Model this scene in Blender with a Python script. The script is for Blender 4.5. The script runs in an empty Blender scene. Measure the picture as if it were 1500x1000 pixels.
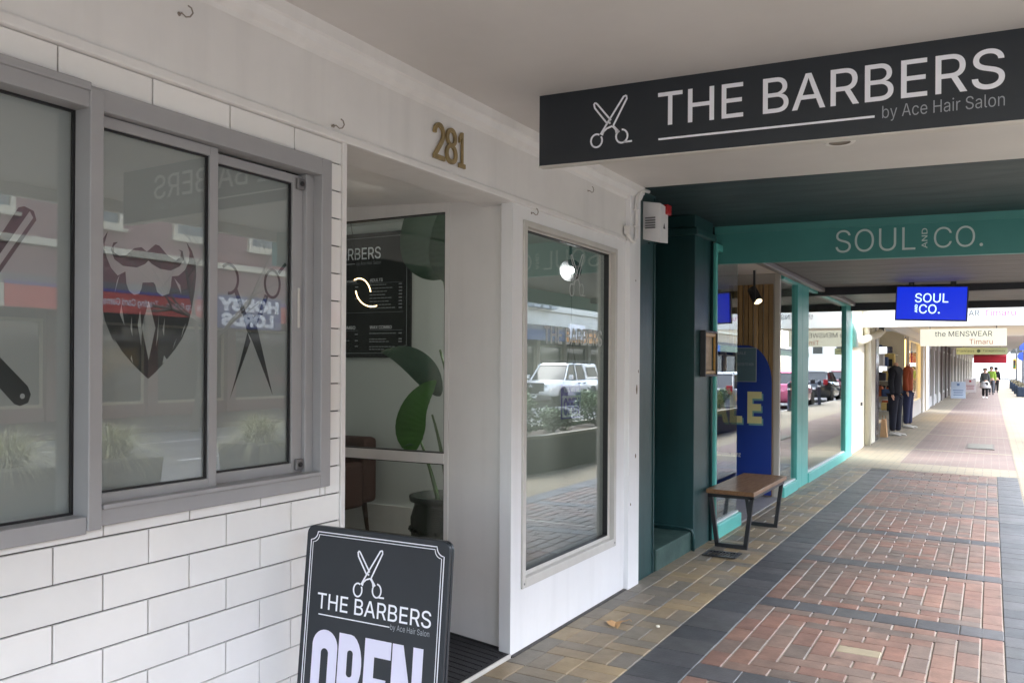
import bpy, bmesh, math, random, os
from mathutils import Vector, Matrix, Euler
random.seed(7)
R = math.radians
sc = bpy.context.scene
col = sc.collection

# ------------------------------------------------------------------ camera
cam = bpy.data.cameras.new('camera'); camo = bpy.data.objects.new('camera', cam); col.objects.link(camo)
cam.sensor_width = 36; cam.lens = 36*1260/1500; cam.shift_y = .024
cam.clip_start = .05; cam.clip_end = 1500
camo.matrix_world = Matrix.Translation((0, 0, 1.45)) @ Matrix.Rotation(math.atan(703/1260), 4, 'Z') @ Matrix.Rotation(R(90), 4, 'X') @ Matrix.Rotation(R(.35), 4, 'Z')
sc.camera = camo
# ------------------------------------------------------------------ sky and sun (bright overcast)
SUN_EL, SUN_AZ = 52, 70            # azimuth from +Y (along the street) towards +X (the road)
wd = bpy.data.worlds.new('World'); sc.world = wd; wd.use_nodes = True
nt = wd.node_tree; bg = nt.nodes['Background']
sky = nt.nodes.new('ShaderNodeTexSky'); sky.sky_type = 'NISHITA'; sky.sun_disc = False
sky.sun_elevation = R(SUN_EL); sky.sun_rotation = R(SUN_AZ); sky.air_density = 1; sky.dust_density = 1.5; sky.ozone_density = 1
hs = nt.nodes.new('ShaderNodeHueSaturation'); hs.inputs['Saturation'].default_value = .62
nt.links.new(sky.outputs[0], hs.inputs['Color']); nt.links.new(hs.outputs[0], bg.inputs[0]); bg.inputs[1].default_value = .15
sl = bpy.data.lights.new('sun', 'SUN'); sl.energy = .6; sl.angle = R(40); sl.color = (1, .98, .95)
so = bpy.data.objects.new('sun', sl); col.objects.link(so)
so.rotation_euler = Vector((-math.sin(R(SUN_AZ))*math.cos(R(SUN_EL)), -math.cos(R(SUN_AZ))*math.cos(R(SUN_EL)), -math.sin(R(SUN_EL)))).to_track_quat('-Z', 'Y').to_euler()
so.location = (6, 4, 20)
sc.view_settings.view_transform = 'Standard'; sc.view_settings.look = 'None'; sc.view_settings.gamma = 1
sc.view_settings.use_curve_mapping = False
sc.view_settings.exposure = 3.4
sc.cycles.max_bounces = 10; sc.cycles.diffuse_bounces = 5; sc.cycles.glossy_bounces = 4; sc.cycles.transparent_max_bounces = 16
sc.cycles.sample_clamp_indirect = 6; sc.cycles.caustics_reflective = False; sc.cycles.caustics_refractive = False
sc.cycles.use_denoising = True

# ------------------------------------------------------------------ materials
def lin(r, g, b):
    f = lambda c: (c/12.92 if c <= .04045 else ((c+.055)/1.055)**2.4)
    return (f(r/255), f(g/255), f(b/255))
MC = {}
def M(name, c, rough=.5, metal=0, var=0, vs=4, bump=0, bs=60, rnd=0, isl=False, spec=.5, coat=0, em=None, es=1, scale=(1, 1, 1), ramp=None, streak=0, wpos=False):
    if name in MC: return MC[name]
    m = bpy.data.materials.new(name); m.use_nodes = True; MC[name] = m
    t = m.node_tree; N = t.nodes.new; L = t.links.new; p = t.nodes['Principled BSDF']
    p.inputs['Roughness'].default_value = rough; p.inputs['Metallic'].default_value = metal
    p.inputs['Specular IOR Level'].default_value = spec
    if coat: p.inputs['Coat Weight'].default_value = coat; p.inputs['Coat Roughness'].default_value = .05
    p.inputs['Base Color'].default_value = (*c, 1)
    tc = N('ShaderNodeTexCoord'); mp = N('ShaderNodeMapping'); L(tc.outputs['Object'], mp.inputs[0]); mp.inputs['Scale'].default_value = scale
    vec = N('ShaderNodeNewGeometry').outputs['Position'] if wpos else mp.outputs[0]
    cur = None
    if ramp:
        oi = N('ShaderNodeNewGeometry').outputs['Random Per Island'] if isl else N('ShaderNodeObjectInfo').outputs['Random']
        cr = N('ShaderNodeValToRGB'); L(oi, cr.inputs[0]); cr.color_ramp.interpolation = 'CONSTANT'
        e = cr.color_ramp.elements; e[0].color = (*ramp[0], 1); e[0].position = 0; e[1].color = (*ramp[1], 1); e[1].position = 1/len(ramp)
        for i in range(2, len(ramp)): x = e.new(i/len(ramp)); x.color = (*ramp[i], 1)
        cur = cr.outputs[0]
    elif rnd:
        oi = N('ShaderNodeNewGeometry').outputs['Random Per Island'] if isl else N('ShaderNodeObjectInfo').outputs['Random']
        mr = N('ShaderNodeMapRange'); L(oi, mr.inputs[0]); mr.inputs[3].default_value = 1-rnd; mr.inputs[4].default_value = 1+rnd
        mx = N('ShaderNodeMix'); mx.data_type = 'RGBA'; mx.blend_type = 'MULTIPLY'; mx.inputs[0].default_value = 1
        mx.inputs[6].default_value = (*c, 1); L(mr.outputs[0], mx.inputs[7]); cur = mx.outputs[2]
    def mult(cur, fac):
        mx = N('ShaderNodeMix'); mx.data_type = 'RGBA'; mx.blend_type = 'MULTIPLY'; mx.inputs[0].default_value = 1
        if cur is None: mx.inputs[6].default_value = (*c, 1)
        else: L(cur, mx.inputs[6])
        L(fac, mx.inputs[7]); return mx.outputs[2]
    if var:
        nz = N('ShaderNodeTexNoise'); nz.inputs['Scale'].default_value = vs; nz.inputs['Detail'].default_value = 6; nz.inputs['Roughness'].default_value = .6
        L(vec, nz.inputs['Vector'])
        mr = N('ShaderNodeMapRange'); L(nz.outputs['Fac'], mr.inputs[0]); mr.inputs[1].default_value = .3; mr.inputs[2].default_value = .7
        mr.inputs[3].default_value = 1-var; mr.inputs[4].default_value = 1+var*.6
        cur = mult(cur, mr.outputs[0])
        r2 = N('ShaderNodeMapRange'); L(nz.outputs['Fac'], r2.inputs[0]); r2.inputs[3].default_value = min(1, rough*1.25); r2.inputs[4].default_value = rough*.8
        L(r2.outputs[0], p.inputs['Roughness'])
    if wpos is True:                               # broad grime, worn lighter patches and old gum spots
        n3 = N('ShaderNodeTexNoise'); n3.inputs['Scale'].default_value = 1.1; n3.inputs['Detail'].default_value = 7; n3.inputs['Roughness'].default_value = .65; L(vec, n3.inputs['Vector'])
        mr = N('ShaderNodeMapRange'); L(n3.outputs['Fac'], mr.inputs[0]); mr.inputs[1].default_value = .3; mr.inputs[2].default_value = .7; mr.inputs[3].default_value = .72; mr.inputs[4].default_value = 1.15
        cur = mult(cur, mr.outputs[0])
        vo = N('ShaderNodeTexVoronoi'); vo.inputs['Scale'].default_value = 3.2; L(vec, vo.inputs['Vector'])
        mr = N('ShaderNodeMapRange'); L(vo.outputs['Distance'], mr.inputs[0]); mr.inputs[1].default_value = .045; mr.inputs[2].default_value = .06; mr.inputs[3].default_value = .6; mr.inputs[4].default_value = 1
        cur = mult(cur, mr.outputs[0])
    if streak:
        n2 = N('ShaderNodeTexNoise'); n2.inputs['Scale'].default_value = 1; n2.inputs['Detail'].default_value = 5
        m2 = N('ShaderNodeMapping'); L(tc.outputs['Object'], m2.inputs[0]); m2.inputs['Scale'].default_value = (9, 9, .7); L(m2.outputs[0], n2.inputs['Vector'])
        mr = N('ShaderNodeMapRange'); L(n2.outputs['Fac'], mr.inputs[0]); mr.inputs[1].default_value = .5; mr.inputs[2].default_value = .75
        mr.inputs[3].default_value = 1; mr.inputs[4].default_value = 1-streak
        cur = mult(cur, mr.outputs[0])
    if cur is not None: L(cur, p.inputs['Base Color'])
    if bump:
        nb = N('ShaderNodeTexNoise'); nb.inputs['Scale'].default_value = bs; nb.inputs['Detail'].default_value = 4; L(vec, nb.inputs['Vector'])
        b = N('ShaderNodeBump'); b.inputs['Strength'].default_value = bump; b.inputs['Distance'].default_value = .01
        L(nb.outputs['Fac'], b.inputs['Height']); L(b.outputs[0], p.inputs['Normal'])
    if em:
        p.inputs['Emission Color'].default_value = (*em, 1); p.inputs['Emission Strength'].default_value = es
    return m
def glass(name, tint=(1, 1, 1), f0=.05, g=1.0, rough=0.0):
    if name in MC: return MC[name]
    m = bpy.data.materials.new(name); m.use_nodes = True; MC[name] = m
    t = m.node_tree; t.nodes.clear(); N = t.nodes.new; L = t.links.new
    o = N('ShaderNodeOutputMaterial'); mx = N('ShaderNodeMixShader'); tr = N('ShaderNodeBsdfTransparent'); gl = N('ShaderNodeBsdfGlossy')
    tr.inputs[0].default_value = (*tint, 1); gl.inputs['Roughness'].default_value = rough; gl.inputs[0].default_value = (g, g, g, 1)
    lw = N('ShaderNodeLayerWeight'); lw.inputs[0].default_value = .5
    pw = N('ShaderNodeMath'); pw.operation = 'POWER'; L(lw.outputs['Facing'], pw.inputs[0]); pw.inputs[1].default_value = 5
    ma = N('ShaderNodeMath'); ma.operation = 'MULTIPLY_ADD'; L(pw.outputs[0], ma.inputs[0]); ma.inputs[1].default_value = 1-f0; ma.inputs[2].default_value = f0
    L(ma.outputs[0], mx.inputs[0]); L(tr.outputs[0], mx.inputs[1]); L(gl.outputs[0], mx.inputs[2]); L(mx.outputs[0], o.inputs[0])
    return m
def brickmat(name, c1, c2, cm, sx, sy, rough=.55):
    if name in MC: return MC[name]
    m = M(name, c1, rough); t = m.node_tree; N = t.nodes.new; L = t.links.new; p = t.nodes['Principled BSDF']
    tc = N('ShaderNodeTexCoord'); b = N('ShaderNodeTexBrick'); L(tc.outputs['Object'], b.inputs['Vector'])
    b.inputs['Color1'].default_value = (*c1, 1); b.inputs['Color2'].default_value = (*c2, 1); b.inputs['Mortar'].default_value = (*cm, 1)
    b.inputs['Scale'].default_value = 1; b.inputs['Mortar Size'].default_value = .006; b.inputs['Brick Width'].default_value = sx; b.inputs['Row Height'].default_value = sy
    n = N('ShaderNodeTexNoise'); n.inputs['Scale'].default_value = 1.3; L(tc.outputs['Object'], n.inputs['Vector'])
    mr = N('ShaderNodeMapRange'); L(n.outputs['Fac'], mr.inputs[0]); mr.inputs[3].default_value = .75; mr.inputs[4].default_value = 1.2
    mx = N('ShaderNodeMix'); mx.data_type = 'RGBA'; mx.blend_type = 'MULTIPLY'; mx.inputs[0].default_value = 1
    L(b.outputs[0], mx.inputs[6]); L(mr.outputs[0], mx.inputs[7]); L(mx.outputs[2], p.inputs['Base Color'])
    return m

# ------------------------------------------------------------------ mesh helpers
def rootloc(o):
    v = Vector((0, 0, 0))
    while o: v += o.location; o = o.parent
    return v
def tag(o, label=None, cat=None, group=None, kind=None):
    if label: o['label'] = label
    if cat: o['category'] = cat
    if group: o['group'] = group
    if kind: o['kind'] = kind
    return o
def thing(name, label, cat, loc=(0, 0, 0), group=None, rz=0):
    o = bpy.data.objects.new(name, None); col.objects.link(o); o.location = loc; o.rotation_euler = (0, 0, rz); o.empty_display_size = .1
    return tag(o, label, cat, group)
class MB:
    def __init__(s): s.v = []; s.f = []
    def add(s, vs, fs):
        n = len(s.v); s.v += [tuple(v) for v in vs]; s.f += [tuple(i+n for i in f) for f in fs]; return s
    def box(s, x0, x1, y0, y1, z0, z1, T=None):
        vs = [(x, y, z) for z in (z0, z1) for y in (y0, y1) for x in (x0, x1)]
        if T: vs = [T @ Vector(v) for v in vs]
        return s.add(vs, [(0, 2, 3, 1), (4, 5, 7, 6), (0, 1, 5, 4), (2, 6, 7, 3), (0, 4, 6, 2), (1, 3, 7, 5)])
    def hexa(s, b, t):          # bottom 4 and top 4 points, same winding (ccw from above)
        return s.add(list(b)+list(t), [(3, 2, 1, 0), (4, 5, 6, 7), (0, 1, 5, 4), (1, 2, 6, 5), (2, 3, 7, 6), (3, 0, 4, 7)])
    def prism(s, pts, n):       # polygon points (3d, ccw seen from +n) extruded back along -n
        k = len(pts); n = Vector(n); b = [Vector(p)-n for p in pts]
        fs = [tuple(range(k)), tuple(range(2*k-1, k-1, -1))]+[(i, k+i, k+(i+1) % k, (i+1) % k) for i in range(k)]
        return s.add([Vector(p) for p in pts]+b, fs)
    def tube(s, pts, r, seg=8, cap=True):
        pts = [Vector(p) for p in pts]; rr = r if isinstance(r, (list, tuple)) else [r]*len(pts); rings = []
        up = None
        for i, p in enumerate(pts):
            d = (pts[min(i+1, len(pts)-1)]-pts[max(i-1, 0)])
            if d.length < 1e-9: d = Vector((0, 0, 1))
            d.normalize()
            if up is None: up = Vector((0, 0, 1)) if abs(d.z) < .9 else Vector((1, 0, 0))
            a = d.cross(up); a.normalize(); b = a.cross(d); up = b
            rings.append([p+(a*math.cos(2*math.pi*k/seg)+b*math.sin(2*math.pi*k/seg))*rr[i] for k in range(seg)])
        return s.loft(rings, cap)
    def loft(s, rings, cap=True, closed=True):
        k = len(rings[0]); vs = [v for q in rings for v in q]; fs = []
        for i in range(len(rings)-1):
            for j in range(k if closed else k-1):
                fs.append((i*k+j, i*k+(j+1) % k, (i+1)*k+(j+1) % k, (i+1)*k+j))
        if cap: fs += [tuple(range(k-1, -1, -1)), tuple(range((len(rings)-1)*k, len(rings)*k))]
        return s.add(vs, fs)
    def lathe(s, prof, c, seg=20, ax='z', cap=True):
        rings = []
        for r, h in prof:
            q = []
            for k in range(seg):
                a = 2*math.pi*k/seg; x, y = r*math.cos(a), r*math.sin(a)
                q.append(Vector(c)+(Vector((x, y, h)) if ax == 'z' else Vector((y, h, x)) if ax == 'y' else Vector((h, x, y))))
            rings.append(q)
        return s.loft(rings, cap)
    def frame(s, x0, x1, y0, y1, z0, z1, w, wt=None, wb=None):    # rectangular frame lying in a plane of constant x (depth x0..x1)
        wt = wt or w; wb = wb or w
        s.box(x0, x1, y0, y0+w, z0, z1); s.box(x0, x1, y1-w, y1, z0, z1)
        s.box(x0, x1, y0+w, y1-w, z1-wt, z1); return s.box(x0, x1, y0+w, y1-w, z0, z0+wb)
    def framey(s, y0, y1, x0, x1, z0, z1, w):
        s.box(x0, x0+w, y0, y1, z0, z1); s.box(x1-w, x1, y0, y1, z0, z1)
        s.box(x0+w, x1-w, y0, y1, z1-w, z1); return s.box(x0+w, x1-w, y0, y1, z0, z0+w)
    def stroke(s, P, O, U, V, w, d=.002):      # flat ribbon along a 2d polyline drawn on the plane O,U,V (metres)
        O, U, V = Vector(O), Vector(U), Vector(V); n = U.cross(V).normalized()
        p = [Vector(q) for q in P]; Lp = []; Rp = []
        for i in range(len(p)):
            t = p[min(i+1, len(p)-1)]-p[max(i-1, 0)]; t.normalize(); q = Vector((-t.y, t.x))*w/2
            Lp.append(p[i]+q); Rp.append(p[i]-q)
        for i in range(len(p)-1):
            qd = [Rp[i], Rp[i+1], Lp[i+1], Lp[i]]
            s.prism([O+U*a.x+V*a.y+n*d for a in qd], n*d)
        return s
    def build(s, name, mat, parent=None, smooth=False, bevel=0, local=False, sub=0, seg=2):
        me = bpy.data.meshes.new(name); o = bpy.data.objects.new(name, me); col.objects.link(o)
        off = rootloc(parent) if (parent and not local) else Vector((0, 0, 0))
        me.from_pydata([tuple(Vector(v)-off) for v in s.v], [], s.f); me.update()
        bm = bmesh.new(); bm.from_mesh(me); bmesh.ops.recalc_face_normals(bm, faces=bm.faces); bm.to_mesh(me); bm.free()
        if mat: me.materials.append(mat)
        if smooth:
            for pl in me.polygons: pl.use_smooth = True
        if bevel:
            b = o.modifiers.new('bevel', 'BEVEL'); b.width = bevel; b.segments = seg; b.limit_method = 'ANGLE'; b.angle_limit = R(40)
        if sub:
            b = o.modifiers.new('sub', 'SUBSURF'); b.levels = sub; b.render_levels = sub
        if parent: o.parent = parent
        return o
def box(name, mat, parent, x0, x1, y0, y1, z0, z1, bevel=0): return MB().box(x0, x1, y0, y1, z0, z1).build(name, mat, parent, bevel=bevel)
FONT = None
try:
    fp = os.path.join(bpy.utils.resource_path('LOCAL'), 'datafiles', 'fonts', 'Inter.woff2')
    FONT = bpy.data.fonts.load(fp)
except Exception: FONT = None
from mathutils.geometry import delaunay_2d_cdt
def wind(p, loops):
    w = 0
    for L in loops:
        n = len(L)
        for i in range(n):
            a, b = L[i], L[(i+1) % n]
            if (a[1] <= p[1]) != (b[1] <= p[1]):
                t = (b[0]-a[0])*(p[1]-a[1])-(b[1]-a[1])*(p[0]-a[0])
                if a[1] <= p[1] and t > 0: w += 1
                elif a[1] > p[1] and t < 0: w -= 1
    return w
def fill(loops):                      # closed contours -> verts, triangles (non-zero winding, so overlapping contours merge)
    vs = []; es = []
    for L in loops:
        n = len(vs); vs += [Vector(p) for p in L]; es += [(n+i, n+(i+1) % len(L)) for i in range(len(L))]
    r = delaunay_2d_cdt(vs, es, [], 0, 1e-5); V_ = [tuple(v) for v in r[0]]
    return V_, [tuple(f) for f in r[2] if wind((sum(V_[i][0] for i in f)/len(f), sum(V_[i][1] for i in f)/len(f)), loops) != 0]
def text_loops(s, bold, spacing, res):
    cu = bpy.data.curves.new('t', 'FONT'); cu.body = s; cu.resolution_u = res; cu.space_character = spacing; cu.fill_mode = 'NONE' if hasattr(cu, 'fill_mode') else cu.fill_mode
    if FONT: cu.font = FONT
    o = bpy.data.objects.new('t', cu); col.objects.link(o)
    dg = bpy.context.evaluated_depsgraph_get(); me = bpy.data.meshes.new_from_object(o.evaluated_get(dg))
    bpy.data.objects.remove(o); bpy.data.curves.remove(cu)
    nx = {}
    for e in me.edges: nx.setdefault(e.vertices[0], []).append(e.vertices[1]); nx.setdefault(e.vertices[1], []).append(e.vertices[0])
    co = [(v.co.x, v.co.y) for v in me.vertices]; bpy.data.meshes.remove(me); seen = set(); loops = []
    for i in range(len(co)):
        if i in seen or i not in nx: continue
        L = [i]; seen.add(i); c = i+1 if i+1 in nx[i] else nx[i][0]
        while c not in seen:
            seen.add(c); L.append(c); q = [k for k in nx[c] if k not in seen]
            if not q: break
            c = q[0]
        if len(L) > 2: loops.append([co[k] for k in L])
    area = lambda L: sum(L[i][0]*L[(i+1) % len(L)][1]-L[(i+1) % len(L)][0]*L[i][1] for i in range(len(L)))/2
    if bold:
        sg = 1 if max(loops, key=lambda L: abs(area(L))) and area(max(loops, key=lambda L: abs(area(L)))) > 0 else -1
        out = []
        for L in loops:
            L = [p for i, p in enumerate(L) if (Vector(p)-Vector(L[i-1])).length > 1e-5]; n = len(L); N_ = []
            for i in range(n):
                a, p, b = Vector(L[i-1]), Vector(L[i]), Vector(L[(i+1) % n]); d1 = (p-a).normalized(); d2 = (b-p).normalized()
                n1 = Vector((d1.y, -d1.x))*sg; n2 = Vector((d2.y, -d2.x))*sg; q = n1+n2
                if q.length < .3: q = n1
                else: q = q/max(.35, q.length_squared/2)
                N_.append(tuple(p+q*bold))
            out.append(N_)
        loops = out
    return loops
def text_mb(s, O, U, V, width, height, bold=0, depth=.002, spacing=1.0, res=4, loops=None, thick=0, part=None):
    loops = loops or text_loops(s, bold, spacing, res)
    pv, pf = fill(part or loops)
    xs = [p[0] for L in loops for p in L]; ys = [p[1] for L in loops for p in L]
    x0, x1, y0, y1 = min(xs), max(xs), min(ys), max(ys)
    if height is None: height = width*(y1-y0)/(x1-x0)
    O, U, V = Vector(O), Vector(U).normalized(), Vector(V).normalized(); n = U.cross(V)
    mp = lambda p, d: O+U*((p[0]-x0)/(x1-x0)*width)+V*((p[1]-y0)/(y1-y0)*height)+n*d
    mb = MB(); mb.add([mp(p, depth) for p in pv], pf)
    if thick:
        for L in (part or loops):
            k = len(L); mb.add([mp(p, depth) for p in L]+[mp(p, depth-thick) for p in L], [(i, (i+1) % k, k+(i+1) % k, k+i) for i in range(k)])
    return mb
def text(name, s, mat, parent, O, U, V, width, height=None, **k):
    loops = text_loops(s, k.get('bold', 0), k.get('spacing', 1.0), k.get('res', 4)); words = []; hi = None
    for L in sorted(loops, key=lambda L: min(p[0] for p in L)):         # one part per word
        a = min(p[0] for p in L)
        if hi is None or (a-hi > .17 and ' ' in s and name == 'lettering'): words.append([]); hi = a
        words[-1].append(L); hi = max(hi, max(p[0] for p in L))
    for w in words: o = text_mb(s, O, U, V, width, height, loops=loops, part=w, **k).build(name, mat, parent)
    return o
def child_copy(name, me, parent, loc, rot=(0, 0, 0)):
    o = bpy.data.objects.new(name, me); col.objects.link(o); o.parent = parent; o.location = loc; o.rotation_euler = rot; return o
def chamfer_mesh(name, w, l, h, c, mat):      # flat slab with chamfered top edge, top face at z=0
    me = bpy.data.meshes.new(name); a, b = w/2, l/2
    r = lambda x, y, z: [(-x, -y, z), (x, -y, z), (x, y, z), (-x, y, z)]
    v = r(a, b, -h)+r(a, b, -c)+r(a-c, b-c, 0)
    f = [(8, 9, 10, 11)]
    for k in (0, 4): f += [(k+i, k+(i+1) % 4, k+4+(i+1) % 4, k+4+i) for i in range(4)]
    me.from_pydata(v, [], f); me.update(); me.materials.append(mat); return me

# ---- materials
white = M('white_paint', lin(232, 230, 227), .42, var=.05, vs=2.5, bump=.05, bs=25, streak=.07)
white2 = M('white_wall_paint', lin(238, 238, 238), .4, var=.04, vs=2, bump=.04, bs=30, streak=.06)
soffit_m = M('soffit_paint', lin(212, 209, 206), .5, var=.09, vs=.9, bump=.05, bs=8)
alu = M('grey_aluminium', lin(160, 160, 161), .4, 0, var=.04, vs=8)
alu2 = M('silver_aluminium', lin(204, 201, 194), .38, 0, var=.05, vs=8)
black = M('black_rubber', (.012, .012, .013), .5)
blackm = M('black_metal', (.018, .018, .02), .4, var=.2, vs=20)
glz = glass('window_glass', (.97, .98, .975), .055)
glz2 = glass('shop_glass', (.93, .95, .945), .05)
film = M('frosted_film', lin(158, 163, 161), .5, var=.03, vs=1.5)
decal = M('clear_cut_decal', lin(44, 48, 47), .45)
tilem = M('white_tile_glaze', lin(240, 239, 236), .1, rnd=.04, var=.06, vs=2.2, bump=.03, bs=7, wpos='soft')
grout = M('tile_grout', lin(92, 90, 88), .9)
signm = M('sign_charcoal', lin(36, 42, 48), .34, var=.12, vs=4)
signw = M('sign_white', lin(246, 248, 254), .45)
signg = M('sign_grey', lin(160, 165, 170), .45)
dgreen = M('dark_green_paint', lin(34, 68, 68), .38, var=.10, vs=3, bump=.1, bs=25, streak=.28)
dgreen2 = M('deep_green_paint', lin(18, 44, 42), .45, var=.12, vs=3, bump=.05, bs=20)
teal = M('teal_paint', lin(98, 190, 180), .35, var=.06, vs=3, bump=.04, bs=25)
tealb = M('teal_board', lin(74, 146, 140), .45, var=.09, vs=2)
steel = M('steel', lin(150, 150, 150), .3, .9)
brass = M('aged_brass', lin(158, 138, 96), .35, .35, var=.25, vs=25)
wood = M('oiled_wood', lin(140, 104, 74), .38, var=.3, vs=5, scale=(10, 1, 10), bump=.05, bs=30)
cream = M('cream_wall', lin(232, 226, 205), .6, var=.06, vs=2, bump=.05, bs=40)
concrete = M('concrete', lin(150, 146, 138), .8, var=.15, vs=4, bump=.15, bs=60)
asphalt = M('asphalt', (.13, .13, .132), .85, var=.2, vs=6, bump=.3, bs=150)
paint_w = M('road_paint', (.75, .75, .73), .6, var=.1, vs=8)
CF = .015; WX = -2.1
def gz(x): return -CF*(x-WX)
TILT = (0, math.atan(CF), 0)
X0, Y0_, Z0_ = Vector((1, 0, 0)), Vector((0, 1, 0)), Vector((0, 0, 1))

# ================================================================== GROUND
sand = M('jointing_sand', lin(136, 129, 119), .9, var=.15, vs=30)
def sheet(name, mat, x0, x1, y0, y1, dz, parent=None):
    o = MB().add([(x0, y0, gz(x0)+dz), (x1, y0, gz(x1)+dz), (x1, y1, gz(x1)+dz), (x0, y1, gz(x0)+dz)], [(0, 1, 2, 3)]).build(name, mat, parent); return o
tag(MB().add([(-400, -400, -.30), (400, -400, -.30), (400, 800, -.30), (-400, 800, -.30)], [(0, 1, 2, 3)]).build('ground', concrete), kind='structure')
farpink = brickmat('far_pink_paving', lin(112, 95, 90), lin(102, 90, 86), lin(122, 115, 108), .22, .11, .85)
farcream = brickmat('far_cream_paving', lin(138, 128, 108), lin(126, 120, 105), lin(102, 97, 90), .22, .11, .85)
KX = 2.35
pave = MB().hexa([(-2.6, -6, -.32), (KX, -6, -.32), (KX, 130, -.32), (-2.6, 130, -.32)],
                 [(-2.6, -6, gz(-2.6)-.007), (KX, -6, gz(KX)-.007), (KX, 130, gz(KX)-.007), (-2.6, 130, gz(-2.6)-.007)]).build('pavement', sand)
tag(pave, kind='structure')
# ---- pavers
redp = [lin(*c) for c in ((116, 91, 80), (112, 93, 83), (118, 88, 76), (104, 90, 82), (112, 86, 76), (97, 86, 79), (118, 92, 80), (108, 93, 84))]
crmp = [lin(*c) for c in ((148, 130, 101), (130, 118, 99), (124, 114, 99), (140, 124, 100), (117, 110, 98), (135, 121, 100), (112, 106, 97))]
chap = [lin(*c) for c in ((68, 69, 71), (73, 74, 75), (63, 65, 68), (70, 71, 74), (76, 76, 78))]
redm = M('red_brick_paver', redp[0], .5, var=.28, vs=9, bump=.25, bs=90, ramp=redp, wpos=True)
crmm = M('cream_brick_paver', crmp[0], .52, var=.14, vs=9, bump=.22, bs=90, ramp=crmp, wpos=True)
cham = M('charcoal_brick_paver', chap[0], .48, var=.14, vs=10, bump=.22, bs=90, ramp=chap, wpos=True)
redi = M('red_brick_paver_far', redp[0], .5, var=.25, vs=9, bump=.2, bs=90, ramp=redp, isl=True, wpos=True)
yelm = M('yellow_brick_paver', lin(134, 125, 104), .55, var=.12, vs=9, bump=.2, bs=90, wpos=True)
cache = {}
def paver(kind, mat, x0, x1, y0, y1, gx=.008, gy=.004, far=None):
    w, l = x1-x0-gx, y1-y0-gy; cx, cy = (x0+x1)/2, (y0+y1)/2
    if far is not None:
        a, b, c = w/2, l/2, .003; T = Matrix.Translation((cx, cy, gz(cx))) @ Matrix.Rotation(TILT[1], 4, 'Y')
        r = lambda x, y, z: [T @ Vector(q) for q in ((-x, -y, z), (x, -y, z), (x, y, z), (-x, y, z))]
        far.add(r(a, b, -.02)+r(a-c, b-c, 0), [(4, 5, 6, 7)]+[(i, (i+1) % 4, 4+(i+1) % 4, 4+i) for i in range(4)]); return
    k = (kind, round(w, 3), round(l, 3))
    if k not in cache: cache[k] = chamfer_mesh(kind, w, l, .025, .003, mat)
    child_copy(kind, cache[k], pave, (cx, cy, gz(cx)+random.uniform(-.0012, .0012)), (random.uniform(-.004, .004), TILT[1]+random.uniform(-.004, .004), 0))
FX0, FX1 = -1.262, .066; u = (FX1-FX0)/12
bands = [2.55, 3.98, 5.41, 6.85, 8.25, 9.68, 11.1, 12.5, 13.55]; BW = .20
cnt = 0; farred = MB()
for i in range(len(bands)-1):
    ya, yb = bands[i]+BW, bands[i+1]; v = (yb-ya)/11
    near = 1 <= i <= 4
    if i == 0: near = False
    fm = None if near else farred
    for k in range(5):
        for cxl in (k, 11-k):                              # side columns, bricks laid along the street
            n = 11-2*k; y = ya+k*v; off = 1 if (k+cxl) % 2 else 2
            rem = n; first = off
            while rem > 0:
                s = min(first, rem); first = 2
                paver('red_brick_paver', redm, FX0+cxl*u, FX0+(cxl+1)*u, y, y+s*v, .009, .004, fm); y += s*v; rem -= s
        for r in (k, 10-k):                                # top and bottom rows, bricks laid across
            for b in range((12-2*(k+1))//2):
                xa = FX0+(k+1+2*b)*u
                paver('red_brick_paver', redm, xa, xa+2*u, ya+r*v, ya+(r+1)*v, .009, .004, fm)
    if near and i < 2: paver('yellow_brick_paver', yelm, FX0+5*u, FX0+7*u, ya+5*v, ya+6*v, .012, .004)
    elif near: paver('red_brick_paver', redm, FX0+5*u, FX0+7*u, ya+5*v, ya+6*v, .012, .004)
    else: paver('x', None, FX0+5*u, FX0+7*u, ya+5*v, ya+6*v, .009, .004, farred)
    # charcoal cross band
    x = FX0; ws = [.222]*6
    for w in ws: paver('charcoal_paver', cham, x, x+w, bands[i]+.004, bands[i]+BW-.002, .005, .003); x += w
o = farred.build('red_brick_paver', redi, pave); o['kind'] = 'stuff'
for sx0, sx1, st in ((-1.53, FX0, 2.6), (FX1, .315, 3.6)):
    y = st
    while y < 13.5:
        l = random.choice((.2, .2, .22, .235)); paver('charcoal_paver', cham, sx0, sx1, y, y+l, .006, .003); y += l
mod = .222; y = 3.02; j = 0
while y < 13.5:
    for q in range(2):
        xa = -1.53-(q+1)*mod
        if (j+q) % 2:
            for b in range(2): paver('cream_paver', crmm, xa, xa+mod, y+b*mod/2, y+(b+1)*mod/2, .005, .005)
        else:
            for b in range(2): paver('cream_paver', crmm, xa+b*mod/2, xa+(b+1)*mod/2, y, y+mod, .005, .005)
    for b in range(1 if 5.3 < y < 7.0 else 1):
        paver('cream_paver', crmm, -2.085, -1.974, y, y+mod, .005, .005)
    y += mod; j += 1
def sh(name, mat, x0, x1, y0, y1, dz=0): return sheet(name, mat, x0, x1, y0, y1, dz, pave)
sh('cream_inlay', farcream, -2.2, FX0-.27, -6, 3.0); sh('pink_inlay', farpink, FX0-.26, .31, -6, 2.5)
sh('cream_inlay', farcream, .32, KX-.16, -6, 130, -.003)
sh('cream_inlay', farcream, -2.3, .315, 13.56, 14.6); sh('cream_inlay', farcream, -2.3, -1.25, 14.61, 130)
ys = [14.61, 17.3, 21.4, 27, 33, 41, 52, 70, 130]
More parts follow.
